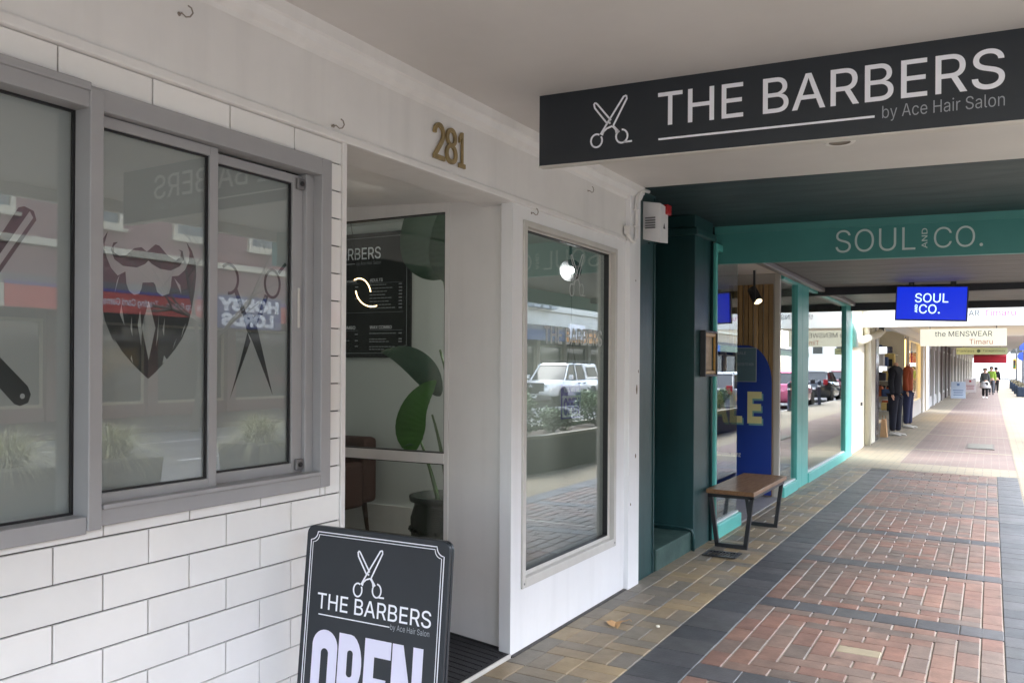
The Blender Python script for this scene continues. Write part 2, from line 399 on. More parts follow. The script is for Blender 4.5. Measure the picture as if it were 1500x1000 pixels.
for a, b in zip(ys[:-1], ys[1:]):
    sh('pink_inlay', farpink, -1.24, .315, a, b-.16); sh('cream_inlay', farcream, -1.24, .315, b-.15, b-.01)
kerb = MB().hexa([(KX-.15, -6, -.3), (KX, -6, -.3), (KX, 130, -.3), (KX-.15, 130, -.3)],
                 [(KX-.15, -6, gz(KX)+.004), (KX-.01, -6, gz(KX)+.002), (KX-.01, 130, gz(KX)+.002), (KX-.15, 130, gz(KX)+.004)]).build('kerb', concrete, pave)
road = MB().box(KX, 13.2, -60, 300, -.28, -.19).build('road', asphalt); tag(road, kind='structure')
for x in (4.75, 10.9):
    for k in range(16): box('road_marking', paint_w, road, x-.05, x+.05, -4+k*6.2, -4+k*6.2+5.6, -.19, -.186)
for k in range(30): box('road_marking', paint_w, road, 7.75, 7.85, -20+k*5, -17+k*5, -.19, -.186)
for k in range(12): box('road_marking', paint_w, road, KX+.1, 4.7, 1+k*6.2, 1.1+k*6.2, -.19, -.186)
fp2 = MB().box(13.2, 17.2, -60, 300, -.3, -.06).build('far_pavement', farpink); tag(fp2, kind='structure')
# small things on the ground
leafm = M('dry_leaf', lin(178, 140, 96), .7, var=.2, vs=40)
lf = MB(); pts = []
for k in range(18):
    a = 2*math.pi*k/18; r = .05*(1+.35*math.sin(5*a))*(1 if k % 2 else .8); pts.append(Vector((-1.845+r*math.cos(a), 4.53+r*1.1*math.sin(a), gz(-1.845)+.012+.014*math.sin(2*a+1))))
c = Vector((-1.845, 4.53, .012)); lf.add([c]+pts, [(0, 1+k, 1+(k+1) % 18) for k in range(18)])
lf.add([p+Vector((0, 0, -.0015)) for p in [c]+pts], [(0, 1+(k+1) % 18, 1+k) for k in range(18)])
lf.tube([c+Vector((.04, .02, .003)), c+Vector((.07, .03, .018)), c+Vector((.08, .035, .006))], .002, 5)
tag(lf.build('fallen_leaf', leafm), 'curled dry brown leaf lying on the cream pavers', 'leaf')
pb = MB(); pb.lathe([(.001, .009), (.009, .009), (.012, .005), (.011, 0)], (-1.63, 4.62, gz(-1.63)), 8)
tag(pb.build('pebble', M('pale_stone', lin(225, 220, 205), .7)), 'tiny pale pebble on the cream pavers by the charcoal strip', 'pebble')
g = thing('drain_grate', 'small dark metal drain grate in the pavers under the bench', 'drain grate', (-1.82, 6.62, gz(-1.82)))
mb = MB(); mb.box(-1.95, -1.69, 6.52, 6.55, 0, .008).box(-1.95, -1.69, 6.69, 6.72, 0, .008).box(-1.95, -1.93, 6.55, 6.69, 0, .008).box(-1.71, -1.69, 6.55, 6.69, 0, .008)
mb.build('frame', blackm, g)
for k in range(8): box('bar', blackm, g, -1.915+k*.026, -1.903+k*.026, 6.55, 6.69, -.001, .006)
cv = thing('access_cover', 'rectangular grey access cover set in the pink paving', 'cover', (-.19, 18.6, gz(-.19)))
box('frame', M('cover_frame', lin(96, 92, 88), .9), cv, -.42, .05, 18.0, 19.2, gz(.05)-.01, gz(-.42)+.006); box('lid', M('cover_metal', lin(104, 104, 98), .85, var=.15, vs=10), cv, -.39, .02, 18.05, 19.15, gz(0)-.01, gz(-.42)+.012)

# ================================================================== BARBER SHOP
barber = thing('barber_shop', 'white tiled barber shop with grey sliding windows and a recessed entry', 'shop', (-2.1, 2.5, 0))
# tiled wall
TW = MB()
OY1, OZ0, OZ1 = 2.385, 1.022, 2.178            # window opening
TW.box(-2.3, -2.112, -3, 2.465, -.05, OZ0).box(-2.3, -2.112, -3, 2.465, OZ1, 2.27).box(-2.3, -2.112, OY1, 2.465, OZ0, OZ1).box(-2.3, -2.112, -3, .35, OZ0, OZ1)
tw = TW.build('tiled_wall', grout, barber)
PZ, PY = .1005, .2865
def tile(y0, y1, z0, z1):
    if y1-y0 < .012 or z1-z0 < .012: return
    w, l = y1-y0-.0045, z1-z0-.0045; k = ('tile', round(w, 3), round(l, 3))
    if k not in cache: cache[k] = chamfer_mesh('tile', w, l, .010, .0015, tilem)
    o = child_copy('tile', cache[k], tw, (Vector((-2.1+random.uniform(-.0006, .0006), (y0+y1)/2, (z0+z1)/2))-barber.location))
    o.rotation_euler = (Matrix.Rotation(random.uniform(-.004, .004), 3, 'Z') @ Matrix.Rotation(random.uniform(-.004, .004), 3, 'Y') @ Matrix(((0, 0, 1), (1, 0, 0), (0, 1, 0)))).to_euler()
for k in range(-9, 15):
    z0, z1 = .88+k*PZ, .88+(k+1)*PZ
    if z0 < -.05: z0 = max(z0, -.04)
    z1 = min(z1, 2.268)
    if z1 <= z0: continue
    y = 1.355-(0 if k % 2 == 0 else PY/2)-6*PY
    if k == 13: y = 1.36-6*PY
    while y < 2.465:
        a, b = max(y, -.35), min(y+PY, 2.465); y += PY
        if b <= a: continue
        ov = not (z1 <= OZ0 or z0 >= OZ1)
        if not ov: tile(a, b, z0, z1); continue
        if b > OY1: tile(max(a, OY1), b, z0, z1)
        if a < .35: tile(a, min(b, .345), z0, z1)
        if a < OY1 and b > .35:
            a = max(a, .35); e = min(b, OY1)
            if z0 < OZ0: tile(a, e, z0, OZ0)
            if z1 > OZ1: tile(a, e, OZ1, z1)
box('corner_trim', white, barber, -2.3, -2.094, 2.465, 2.488, -.04, 2.27, .002)
# grey window joinery: outer frame, mullion, two sliding sashes, fixed light
win = MB()
xf = -2.082
win.box(-2.16, xf, .30, 2.34, 2.125, 2.185).box(-2.16, xf, 2.34, 2.392, 1.014, 2.185).box(-2.16, xf, 1.476, 2.34, 1.014, 1.068).box(-2.16, xf, .30, 1.436, 1.0, 1.046)
win.box(-2.165, xf+.006, 1.436, 1.476, 1.008, 2.178)                           # mullion
win.box(-2.16, xf+.010, .30, 1.436, 2.168, 2.190).box(-2.16, xf+.008, 1.48, 2.334, 1.058, 1.072)
win.box(-2.19, -2.12, 2.30, 2.34, 1.068, 2.125)                                 # jamb channel
wf = win.build('sliding_window', alu, barber, bevel=.003)
def sash(y0, y1, z0, z1, xfr, wl, wr, wt, wb):
    m = MB(); m.box(xfr-.03, xfr, y0, y0+wl, z0, z1).box(xfr-.03, xfr, y1-wr, y1, z0, z1).box(xfr-.03, xfr, y0+wl, y1-wr, z1-wt, z1).box(xfr-.03, xfr, y0+wl, y1-wr, z0, z0+wb)
    m.build('sash', alu, wf, bevel=.002)
    i = (y0+wl, y1-wr, z0+wb, z1-wt)
    b = MB(); gx = xfr-.012
    b.frame(gx-.004, gx+.004, i[0], i[1], i[2], i[3], .0055); b.build('gasket', black, wf)
    box('pane', glz, wf, gx-.006, gx-.002, i[0]+.003, i[1]-.003, i[2]+.003, i[3]-.003)
    box('frosted_film', film, wf, gx-.016, gx-.010, i[0]-.003, i[1]+.003, i[2]-.003, i[3]+.003)
    return gx-.0098
f1 = sash(1.476, 1.893, 1.068, 2.122, -2.108, .008, .032, .030, .030)
f2 = sash(1.893, 2.300, 1.072, 2.115, -2.136, .006, .050, .030, .034)
# fixed light
b = MB(); b.frame(-2.150, -2.140, .32, 1.436, 1.046, 2.125, .006); b.build('gasket', black, wf)
box('pane', glz, wf, -2.150, -2.146, .325, 1.431, 1.05, 2.12); box('frosted_film', film, wf, -2.160, -2.154, .30, 1.436, 1.03, 2.13)
f0 = -2.1538
for z in (1.10, 2.085):
    m = MB(); m.box(-2.136, -2.122, 2.262, 2.296, z-.02, z+.02); pl = m.build('lock_plate', M('plate_grey', lin(120, 118, 118), .4, .4), wf, bevel=.004)
    MB().lathe([(.009, 0), (.009, .004), (.006, .006), (.001, .006)], (-2.1215, 2.279, z), 12, 'x').build('lock_knob', black, wf)
box('pull_handle', alu2, wf, -2.136, -2.131, 2.274, 2.284, 1.58, 1.72, .002)
# cut-out decals in the frosted film
def decal_poly(name, P, xp, mat=decal, d=.0004, src=-2.17):
    s = xp/src; pts = [(xp+d, y*s, 1.45+(z-1.45)*s) for y, z in P]
    m = MB(); m.add(pts, [tuple(range(len(pts)))]); return m.build(name, mat, wf)
BEARD = [(1.555, 1.821), (1.536, 1.792), (1.528, 1.758), (1.528, 1.696), (1.53, 1.654), (1.537, 1.616), (1.548, 1.569), (1.57, 1.522), (1.597, 1.491), (1.634, 1.453), (1.668, 1.423), (1.69, 1.406), (1.715, 1.425), (1.748, 1.456), (1.785, 1.495), (1.81, 1.527), (1.832, 1.57), (1.845, 1.615), (1.857, 1.675), (1.863, 1.728), (1.86, 1.765), (1.846, 1.801), (1.825, 1.825), (1.837, 1.795), (1.834, 1.768), (1.821, 1.74), (1.796, 1.719), (1.772, 1.715), (1.768, 1.683), (1.762, 1.662), (1.737, 1.653), (1.719, 1.664), (1.713, 1.684), (1.707, 1.691), (1.669, 1.687), (1.666, 1.67), (1.658, 1.654), (1.641, 1.649), (1.624, 1.659), (1.615, 1.68), (1.612, 1.714), (1.587, 1.7), (1.566, 1.719), (1.552, 1.747), (1.545, 1.77), (1.546, 1.789)]
MOUST = [(1.689, 1.754), (1.677, 1.742), (1.649, 1.729), (1.604, 1.729), (1.576, 1.745), (1.565, 1.772), (1.573, 1.792), (1.587, 1.795), (1.574, 1.783), (1.576, 1.764), (1.593, 1.756), (1.615, 1.762), (1.64, 1.784), (1.665, 1.79), (1.683, 1.779), (1.696, 1.79), (1.712, 1.804), (1.727, 1.802), (1.755, 1.777), (1.786, 1.765), (1.802, 1.776), (1.805, 1.793), (1.795, 1.799), (1.811, 1.796), (1.816, 1.771), (1.8, 1.748), (1.768, 1.732), (1.731, 1.733), (1.701, 1.744)]
SLITS = [[(1.69, 1.636), (1.714, 1.557), (1.691, 1.461), (1.667, 1.555)], [(1.599, 1.62), (1.61, 1.558), (1.594, 1.591)], [(1.633, 1.586), (1.636, 1.529), (1.629, 1.553)], [(1.661, 1.605), (1.667, 1.545), (1.665, 1.5), (1.653, 1.564)], [(1.747, 1.589), (1.744, 1.533), (1.739, 1.553)], [(1.726, 1.598), (1.723, 1.527), (1.716, 1.501)], [(1.575, 1.522), (1.6, 1.489), (1.583, 1.503)], [(1.633, 1.475), (1.639, 1.45), (1.63, 1.465)], [(1.745, 1.476), (1.757, 1.461), (1.739, 1.451)], [(1.791, 1.529), (1.775, 1.492), (1.782, 1.513)], [(1.825, 1.577), (1.807, 1.53), (1.813, 1.556)], [(1.676, 1.595), (1.678, 1.556), (1.672, 1.575)], [(1.593, 1.703), (1.577, 1.648), (1.585, 1.687)], [(1.78, 1.71), (1.806, 1.665), (1.802, 1.691)]]
decal_poly('beard_decal', BEARD, f1); decal_poly('moustache_decal', MOUST, f1)
m = MB(); s = f1/-2.17
for q in SLITS: m.add([(f1+.0009, y*s, 1.45+(z-1.45)*s) for y, z in q], [tuple(range(len(q)))])
m.build('beard_strand_decal', film, wf)
m = MB(); s = f2/-2.17; Tm = lambda y, z: (f2+.0005, y*s, 1.45+(z-1.45)*s)
for q in ([(2.054, 1.617), (2.095, 1.62), (2.113, 1.594), (2.193, 1.344), (2.096, 1.53), (2.071, 1.566)], [(2.136, 1.622), (2.118, 1.584), (2.113, 1.586), (2.104, 1.612)], [(2.076, 1.558), (2.089, 1.527), (2.0, 1.335), (2.045, 1.461)]):
    m.add([Tm(*p) for p in q], [tuple(range(len(q)))])
def ringpoly(cy, cz, ry, rz, w, a0=0, a1=360):
    n = 28; A = [R(a0+(a1-a0)*k/n) for k in range(n+1)]
    o = [Tm(cy+ry*math.cos(a), cz+rz*math.sin(a)) for a in A]; i = [Tm(cy+(ry-w)*math.cos(a), cz+(rz-w)*math.sin(a)) for a in A]
    m.add(o+i, [(k, k+1, n+2+k, n+1+k) for k in range(n)])
ringpoly(2.188, 1.728, .040, .052, .010); ringpoly(1.994, 1.728, .044, .052, .010, -95, 130)
m.add([Tm(*p) for p in ((2.153, 1.69), (2.170, 1.684), (2.142, 1.617), (2.120, 1.617))], [(0, 1, 2, 3)])
m.add([Tm(*p) for p in ((2.030, 1.700), (2.016, 1.690), (2.050, 1.617), (2.072, 1.617))], [(0, 1, 2, 3)])
m.add([Tm(*p) for p in ((2.212, 1.772), (2.222, 1.764), (2.256, 1.800), (2.248, 1.808))], [(0, 1, 2, 3)])
m.build('scissors_decal', decal, wf)
m = MB(); n = 12; m.add([(f2+.0009, 2.092*s+.006*math.cos(2*math.pi*k/n), 1.45+(1.582-1.45)*s+.008*math.sin(2*math.pi*k/n)) for k in range(n)], [tuple(range(n))]); m.build('scissors_pivot_decal', film, wf)
decal_poly('razor_handle_decal', [(1.289, 1.843), (1.304, 1.848), (1.329, 1.84), (1.336, 1.818), (1.244, 1.674), (1.178, 1.572), (1.156, 1.599), (1.243, 1.766), (1.255, 1.785)], f0, src=-2.15)
decal_poly('razor_handle_stripe_decal', [(1.318, 1.838), (1.327, 1.822), (1.20, 1.626), (1.192, 1.64)], f0, film, .0009, src=-2.15)
decal_poly('razor_blade_decal', [(1.245, 1.464), (1.316, 1.391), (1.324, 1.37), (1.317, 1.349), (1.296, 1.341), (1.281, 1.347), (1.246, 1.386), (1.162, 1.477), (1.172, 1.55)], f0, src=-2.15)
n = 12; m = MB(); m.add([(f0+.0009, 1.304+.0065*math.cos(2*math.pi*k/n), 1.366+.007*math.sin(2*math.pi*k/n)) for k in range(n)], [tuple(range(n))]); m.build('razor_pin_decal', film, wf)
# fascia, bead, cornice
FZ = 2.27
m = MB(); m.box(-2.3, -2.092, -3, 5.265, 2.30, 2.66); m.build('fascia_board', white, barber)
m = MB(); m.box(-2.3, -2.082, -3, 5.265, 2.268, 2.2995); m.build('fascia_bead', white, barber, bevel=.006)
m = MB(); P = [(-2.0915, 2.655), (-2.0915, 2.545), (-2.083, 2.54), (-2.078, 2.556), (-2.060, 2.572), (-2.048, 2.60), (-2.040, 2.605), (-2.036, 2.655)]
m.loft([[(x, y, z) for x, z in P] for y in (-3, 5.47)]); m.build('cornice', white, barber)
# entry recess
box('entry_return_wall', white, barber, -3.5, -2.3, 2.40, 2.488, -.04, 2.33)
m = MB(); m.hexa([(-3.5, 2.489, 2.355), (-2.301, 2.489, 2.30), (-2.301, 3.80, 2.30), (-3.5, 3.80, 2.355)], [(-3.5, 2.489, 2.5), (-2.301, 2.489, 2.5), (-2.301, 3.80, 2.5), (-3.5, 3.80, 2.5)])
m.hexa([(-2.30, 2.489, 2.302), (-2.0925, 2.489, 2.272), (-2.0925, 3.755, 2.272), (-2.30, 3.755, 2.302)], [(-2.30, 2.489, 2.34), (-2.0925, 2.489, 2.2985), (-2.0925, 3.755, 2.2985), (-2.30, 3.755, 2.34)])
m.build('entry_soffit', white, barber)
# entry side screen, facing along the street
ES = MB(); ES.box(-2.50, -2.102, 3.80, 3.86, -.04, 2.34)
ES.build('entry_side_panel', white, barber)
m = MB(); m.box(-2.528, -2.501, 3.795, 3.855, .10, 2.36).box(-3.45, -2.528, 3.795, 3.855, 2.262, 2.40).box(-3.45, -2.528, 3.792, 3.855, .930, .985).box(-3.45, -2.528, 3.795, 3.855, .05, .20).box(-3.45, -3.40, 3.795, 3.855, .20, 2.262)
es = m.build('entry_screen', white, barber, bevel=.002)
for z0, z1 in ((.2, .93), (.985, 2.262)):
    MB().framey(3.80, 3.84, -3.40, -2.528, z0, z1, .005).build('gasket', black, es); box('pane', glz2, es, -3.396, -2.532, 3.822, 3.826, z0+.004, z1-.004)
# corner post and display window wall
m = MB(); m.box(-2.16, -2.095, 3.753, 3.86, -.04, 2.27).box(-2.16, -2.095, 3.86, 5.265, -.04, .31).box(-2.16, -2.095, 3.86, 5.265, 2.20, 2.27).box(-2.16, -2.095, 5.115, 5.265, .31, 2.20)
m.build('display_window_wall', white2, barber)
m = MB(); m.frame(-2.15, -2.085, 3.862, 5.113, .312, 2.198, .036, .03, .05)
m.frame(-2.152, -2.115, 3.898, 5.077, .362, 2.168, .03, .01, .022)
dw = m.build('display_window', alu2, barber, bevel=.003)
MB().frame(-2.150, -2.118, 3.9285, 5.0465, .3845, 2.1575, .004).build('gasket', black, dw)
box('pane', glass('display_glass', (.82, .86, .85), .17), dw, -2.150, -2.145, 3.93, 5.045, .386, 2.156)
for y in (3.882, 5.09):
    MB().lathe([(.006, 0), (.006, .002), (.002, .003)], (-2.085, y, .335), 10, 'x').build('screw', steel, dw)
# vinyl on the display window: scissors and name
vin = M('white_vinyl', lin(190, 196, 194), .5)
SC = [[(.12, .93), (.09, .90), (.11, .82), (.42, .46)], [(.12, .93), (.165, .90), (.50, .53)], [(.86, 1.0), (.80, .985), (.39, .45), (.25, .26)], [(.86, 1.0), (.875, .94), (.56, .42), (.70, .27)],
      [(.47, .39), (.52, .405), (.57, .375), (.62, .32), (.635, .25)], [(.47, .39), (.40, .37), (.32, .31), (.29, .24)]]
def ring(cx, cy, rx, ry, n=22, a0=0, a1=360): return [(cx+rx*math.cos(R(a0+(a1-a0)*k/n)), cy+ry*math.sin(R(a0+(a1-a0)*k/n))) for k in range(n+1)]
SC += [ring(.155, .14, .135, .135, 22, 60, 395), ring(.76, .18, .135, .135, 22, 120, 450), [(.80, .06), (.86, .055), (1.0, .06)], ring(.47, .48, .008, .006, 8)]
def scissors(name, mat, parent, O, U, V, w, h, sw, d=.002):
    m = MB()
    for q in SC: m.stroke([(x*w, y*h) for x, y in q], O, U, V, sw, d)
    return m.build(name, mat, parent)
scissors('scissors_vinyl', vin, dw, (-2.1435, 4.52, 1.86), Y0_, Z0_, .22, .26, .006, .0005)
text('name_vinyl', 'THE BARBERS', vin, dw, (-2.1435, 4.20, 1.575), Y0_, Z0_, .80, .10, bold=.01, depth=.0006)
# end pier
box('end_pier', white2, barber, -2.3, -2.062, 5.265, 5.455, -.04, 2.66, .004)
box('door_threshold_strip', M('bitumen', lin(70, 68, 66), .85, var=.3, vs=30), barber, -2.094, -2.072, 3.75, 5.262, -.03, .004)
for yy, zz, a, b in ((5.40, 1.30, .012, .035), (5.385, .86, .010, .016), (5.43, 1.42, .006, .012), (5.30, .55, .008, .01), (5.37, 2.02, .005, .008)):
    MB().prism([(-2.0612, yy+a*math.cos(k*1.05)*(1+.3*math.sin(3*k)), zz+b*math.sin(k*1.05)) for k in range(6)], (.0008, 0, 0)).build('paint_chip', M('bare_timber', lin(120, 104, 88), .9), barber)
# house number
n2 = thing('house_number', 'brass house number 281 on the white fascia above the entry', 'house number', (-2.09, 3.16, 2.34))
for ch, y0, w in (('2', 3.035, .085), ('8', 3.128, .090), ('1', 3.235, .05)):
    t = text_mb(ch, (-2.078, y0, 2.336), Y0_, Z0_, w, .158, bold=.004, depth=0, thick=.010)
    t.build('digit', brass, n2)
# soffit / verandah
SZ = lambda x: 2.648-.022*(x+2.1)
CX1 = 1.05
m = MB(); m.hexa([(-2.3, -3, SZ(-2.3)), (CX1, -3, SZ(CX1)), (CX1, 5.45, SZ(CX1)), (-2.3, 5.45, SZ(-2.3))], [(-2.3, -3, 2.95), (CX1, -3, 2.95), (CX1, 5.45, 2.95), (-2.3, 5.45, 2.95)])
cano = m.build('verandah_soffit', soffit_m, barber)
for y in (-.35, 2.05, 4.45):
    m = MB(); m.hexa([(-2.03, y-.0015, SZ(-2.03)-.0025), (CX1-.01, y-.0015, SZ(CX1)-.0025), (CX1-.01, y+.0015, SZ(CX1)-.0025), (-2.03, y+.0015, SZ(-2.03)-.0025)], [(-2.03, y-.0015, SZ(-2.03)+.01), (CX1-.01, y-.0015, SZ(CX1)+.01), (CX1-.01, y+.0015, SZ(CX1)+.01), (-2.03, y+.0015, SZ(-2.03)+.01)])
    m.build('sheet_joint', M('sheet_joint_grey', lin(170, 164, 158), .7), barber)  # thin strip, greyer than the soffit paint, along each sheet joint
box('verandah_fascia', white, barber, CX1+.001, CX1+.06, -3, 5.45, 2.50, 3.05, .004)
upw = M('upper_wall', lin(206, 198, 184), .8, var=.08, vs=1)
box('upper_wall', upw, barber, -8, -2.101, -3, 5.45, 2.951, 8.5)
box('roof', concrete, barber, -12, -8.01, -3, 5.45, 0, 8.5); box('gable_wall', upw, barber, -8, -2.31, -3, -2.8, -.05, 2.95)
for z0, z1 in ((4.2, 6.2),):
    for yy in (-1.5, 1, 3.5):
        w = box('upper_window', white, barber, -2.12, -2.06, yy-.5, yy+.5, z0, z1, .004); box('pane', M('dark_pane', (.02, .025, .03), .08), w, -2.061, -2.055, yy-.42, yy+.42, z0+.08, z1-.08)
# interior of the waiting room
iw = M('interior_wall', lin(214, 219, 217), .7, var=.03, vs=1); ifl = M('interior_floor', lin(120, 112, 102), .45, var=.15, vs=4)
m = MB(); m.box(-5.4, -2.162, 5.40, 5.449, -.04, 2.62).box(-5.45, -5.4, 3.86, 5.4, -.04, 2.62).box(-5.4, -3.451, 3.80, 3.855, -.04, 2.62)
m.build('interior_wall', iw, barber); box('interior_floor', ifl, barber, -5.4, -2.162, 3.862, 5.399, .02, .15); box('interior_ceiling', iw, barber, -5.4, -2.162, 3.862, 5.399, 2.56, 2.62)
box('skirting', white, barber, -5.39, -2.163, 5.385, 5.3995, .151, .36)
ol = box('power_outlet', white2, barber, -3.99, -3.90, 5.39, 5.3985, .78, .88, .004)
for k in (0, 1): box('socket', signg, ol, -3.98+k*.04, -3.953+k*.04, 5.386, 5.3915, .81, .85)
# entry door at the back of the recess
ed = MB(); ed.box(-3.50, -3.455, 2.489, 2.60, .10, 2.34).box(-3.50, -3.455, 3.69, 3.794, .10, 2.34).box(-3.50, -3.455, 2.60, 3.69, 2.14, 2.34).box(-3.50, -3.455, 2.60, 3.69, .10, .25)
edo = ed.build('entry_door', white, barber); box('pane', glz2, edo, -3.48, -3.475, 2.60, 3.69, .25, 2.14)
MB().tube([(-3.44, 3.60, .9), (-3.40, 3.60, .93), (-3.40, 3.60, 1.27), (-3.44, 3.60, 1.3)], .012).build('handle', steel, edo)
box('back_room_wall', iw, barber, -5.4, -5.35, -2.5, 3.79, -.04, 2.62)
# door mat on the ramp
matm = M('ribbed_black_mat', (.014, .014, .016), .8, bump=.9, bs=260)
m = MB(); m.hexa([(-3.45, 2.49, -.04), (-2.10, 2.49, -.04), (-2.10, 3.80, -.04), (-3.45, 3.80, -.04)], [(-3.45, 2.49, .15), (-2.10, 2.49, .012), (-2.10, 3.80, .012), (-3.45, 3.80, .15)])
dm = thing('door_mat', 'black ribbed mat on the sloping floor of the barber entry', 'mat', (-2.6, 3.1, 0))
m.build('mat_base', matm, dm)
m = MB()
for k in range(26):
    yy = 2.52+k*.05
    m.hexa([(-3.4, yy, .14), (-2.12, yy, .010), (-2.12, yy+.02, .010), (-3.4, yy+.02, .14)], [(-3.4, yy+.004, .149), (-2.12, yy+.004, .018), (-2.12, yy+.016, .018), (-3.4, yy+.016, .149)])
m.build('rib', matm, dm)
box('edge_strip', alu2, dm, -2.0995, -2.088, 2.49, 3.752, -.03, .014, .003)

# hooks screwed in the fascia and window head
def hook(x, y, z, lab):
    m = MB(); m.tube([(x-.01, y-.012, z-.002), (x+.012, y-.012, z-.002), (x+.020, y-.004, z-.012), (x+.024, y+.008, z-.008), (x+.024, y+.018, z+.006), (x+.022, y+.014, z+.020), (x+.022, y+.002, z+.023)], .0024, 6)
    m.lathe([(.007, 0), (.006, .002), (.003, .003)], (x-.001, y-.012, z-.002), 8, 'x')
    tag(m.build('wall_hook', M('hook_wire', lin(150, 140, 130), .4, .6), smooth=True), lab, 'hook', 'small wire hooks along the shopfront')
hook(-2.092, 1.74, 2.48, 'small wire hook in the white fascia above the tiled wall')
hook(-2.082, 2.41, 2.315, 'small wire hook in the fascia at the end of the tiles')
hook(-2.095, 3.965, 2.247, 'small wire hook just above the barber display window corner')
hook(-2.092, 4.67, 2.49, 'small wire hook in the fascia beside the number 281')
hook(-2.08, 6.35, 2.2, 'small wire hook on the dark green pilaster below the alarm box') if False else None

# ================================================================== HANGING SIGN
UT = Vector((1, 0, -.022)).normalized(); VT = Vector((0, 0, 1)); SO = Vector((-1.749, 3.37, 2.332))
sg = thing('hanging_sign', 'long charcoal sign reading THE BARBERS with white scissors, hung below the verandah', 'sign', tuple(SO))
def sp(u_, v_, d=0): return SO+UT*u_+VT*v_+Vector((0, -d, 0))
SLn, SH = 2.06, .316
m = MB(); m.hexa([sp(0, 0), sp(SLn, 0), sp(SLn, 0, -.045), sp(0, 0, -.045)], [sp(0, SH), sp(SLn, SH), sp(SLn, SH, -.045), sp(0, SH, -.045)]); m.build('board', signm, sg)
m = MB(); m.hexa([sp(-.002, -.006, .002), sp(SLn, -.006, .002), sp(SLn, -.006, -.047), sp(-.002, -.006, -.047)], [sp(-.002, -.0005, .002), sp(SLn, -.0005, .002), sp(SLn, -.0005, -.047), sp(-.002, -.0005, -.047)]); m.build('bottom_trim', alu2, sg)
m = MB(); m.hexa([sp(-.002, SH+.0005, .003), sp(SLn, SH+.0005, .003), sp(SLn, SH+.0005, -.047), sp(-.002, SH+.0005, -.047)], [sp(-.002, SH+.005, .003), sp(SLn, SH+.005, .003), sp(SLn, SH+.005, -.047), sp(-.002, SH+.005, -.047)]); m.build('top_trim', alu2, sg)
text('lettering', 'THE BARBERS', signw, sg, sp(.548, .114, 0), UT, VT, 1.235, .139, bold=.003, depth=.002)
text('small_lettering', 'by Ace Hair Salon', signg, sg, sp(1.398, .040, 0), UT, VT, .385, .058, bold=-.004, depth=.002)
MB().stroke([(.55, .062), (1.372, .062)], SO, UT, VT, .008, .002).build('underline', signw, sg)
scissors('scissors_emblem', signw, sg, sp(.245, .055), UT, VT, .19, .205, .0075)
text('back_lettering', 'THE BARBERS', signw, sg, sp(1.78, .114, -.045), -UT, VT, 1.235, .139, bold=.003, depth=.002)
for uu in (.50, 1.6): MB().box(-1.749+uu-.03, -1.749+uu+.03, 3.375, 3.41, SZ(-1.749+uu)-.018, SZ(-1.749+uu)+.004).build('hanger', signw, sg, bevel=.006)
# down light
dl = thing('downlight', 'round recessed downlight in the white verandah soffit behind the hanging sign', 'light', (-.69, 4.68, SZ(-.69)))
z = SZ(-.69)
MB().lathe([(.052, -.001), (.075, -.001), (.078, -.007), (.072, -.012), (.054, -.010)], (-.69, 4.68, z), 28, cap=False).build('ring', white, dl, smooth=True)
MB().lathe([(.001, -.004), (.053, -.004), (.053, -.0095), (.05, -.0095), (.047, -.006), (.001, -.006)], (-.69, 4.68, z), 24).build('lens', M('downlight_lens', lin(120, 110, 100), .4), dl)

# ================================================================== A-BOARD
ab = thing('sandwich_board', 'charcoal sandwich board reading THE BARBERS OPEN in front of the white tiles', 'sign board', (-1.755, 2.24, 0))
tl = R(5.5); T1 = Matrix.Translation((-2.043, 2.235, .905)) @ Matrix.Rotation(-tl, 4, 'X')   # local: x across, z up (0 at the top edge), front faces -y
def rrect(w, h, r, n=6):
    P = []
    for cx, cz, a in ((w-r, -r, 0), (r, -r, 90), (r, -h+r, 180), (w-r, -h+r, 270)):
        P += [(cx+r*math.cos(R(a+90*k/n)), cz+r*math.sin(R(a+90*k/n))) for k in range(n+1)]
    return P
AWd, AHt = .582, .90
nF = (T1.to_3x3() @ Vector((0, -1, 0)))
m = MB(); m.prism([T1 @ Vector((x, 0, z)) for x, z in rrect(AWd, AHt, .03)], nF*.012); m.build('front_panel', signm, ab, bevel=.002)
AU = T1.to_3x3() @ Vector((1, 0, 0)); AV = T1.to_3x3() @ Vector((0, 0, 1)); AO = T1 @ Vector((0, 0, 0))
def border(ins, cut, w):
    a, b = ins, AWd-ins; t, bo = -ins, -AHt+ins; P = []
    for cx, cz, a0, a1 in ((a, t, 0, -90), (a, bo, 90, 0), (b, bo, 180, 90), (b, t, 270, 180)):
        P += [(cx+cut*math.cos(R(a0+(a1-a0)*k/8)), cz+cut*math.sin(R(a0+(a1-a0)*k/8))) for k in range(9)]
    return P+[P[0]]
m = MB(); m.stroke(border(.020, .028, 0), AO, AU, AV, .0032, .0008); m.stroke(border(.029, .026, 0), AO, AU, AV, .0022, .0008); m.build('border_line', signw, ab)
scissors('scissors_emblem', signw, ab, AO+AU*.213+AV*-.213, AU, AV, .128, .158, .0050, .001)
text('lettering', 'THE BARBERS', signw, ab, AO+AU*.066+AV*-.272, AU, AV, .462, .053, bold=.004, depth=.001)
MB().stroke([(.074, -.290), (.370, -.290)], AO, AU, AV, .0032, .001).build('underline', signw, ab)
text('small_lettering', 'by Ace Hair Salon', signg, ab, AO+AU*.374+AV*-.302, AU, AV, .150, .023, depth=.001)
opn = M('sign_lilac_white', lin(226, 224, 244), .45)
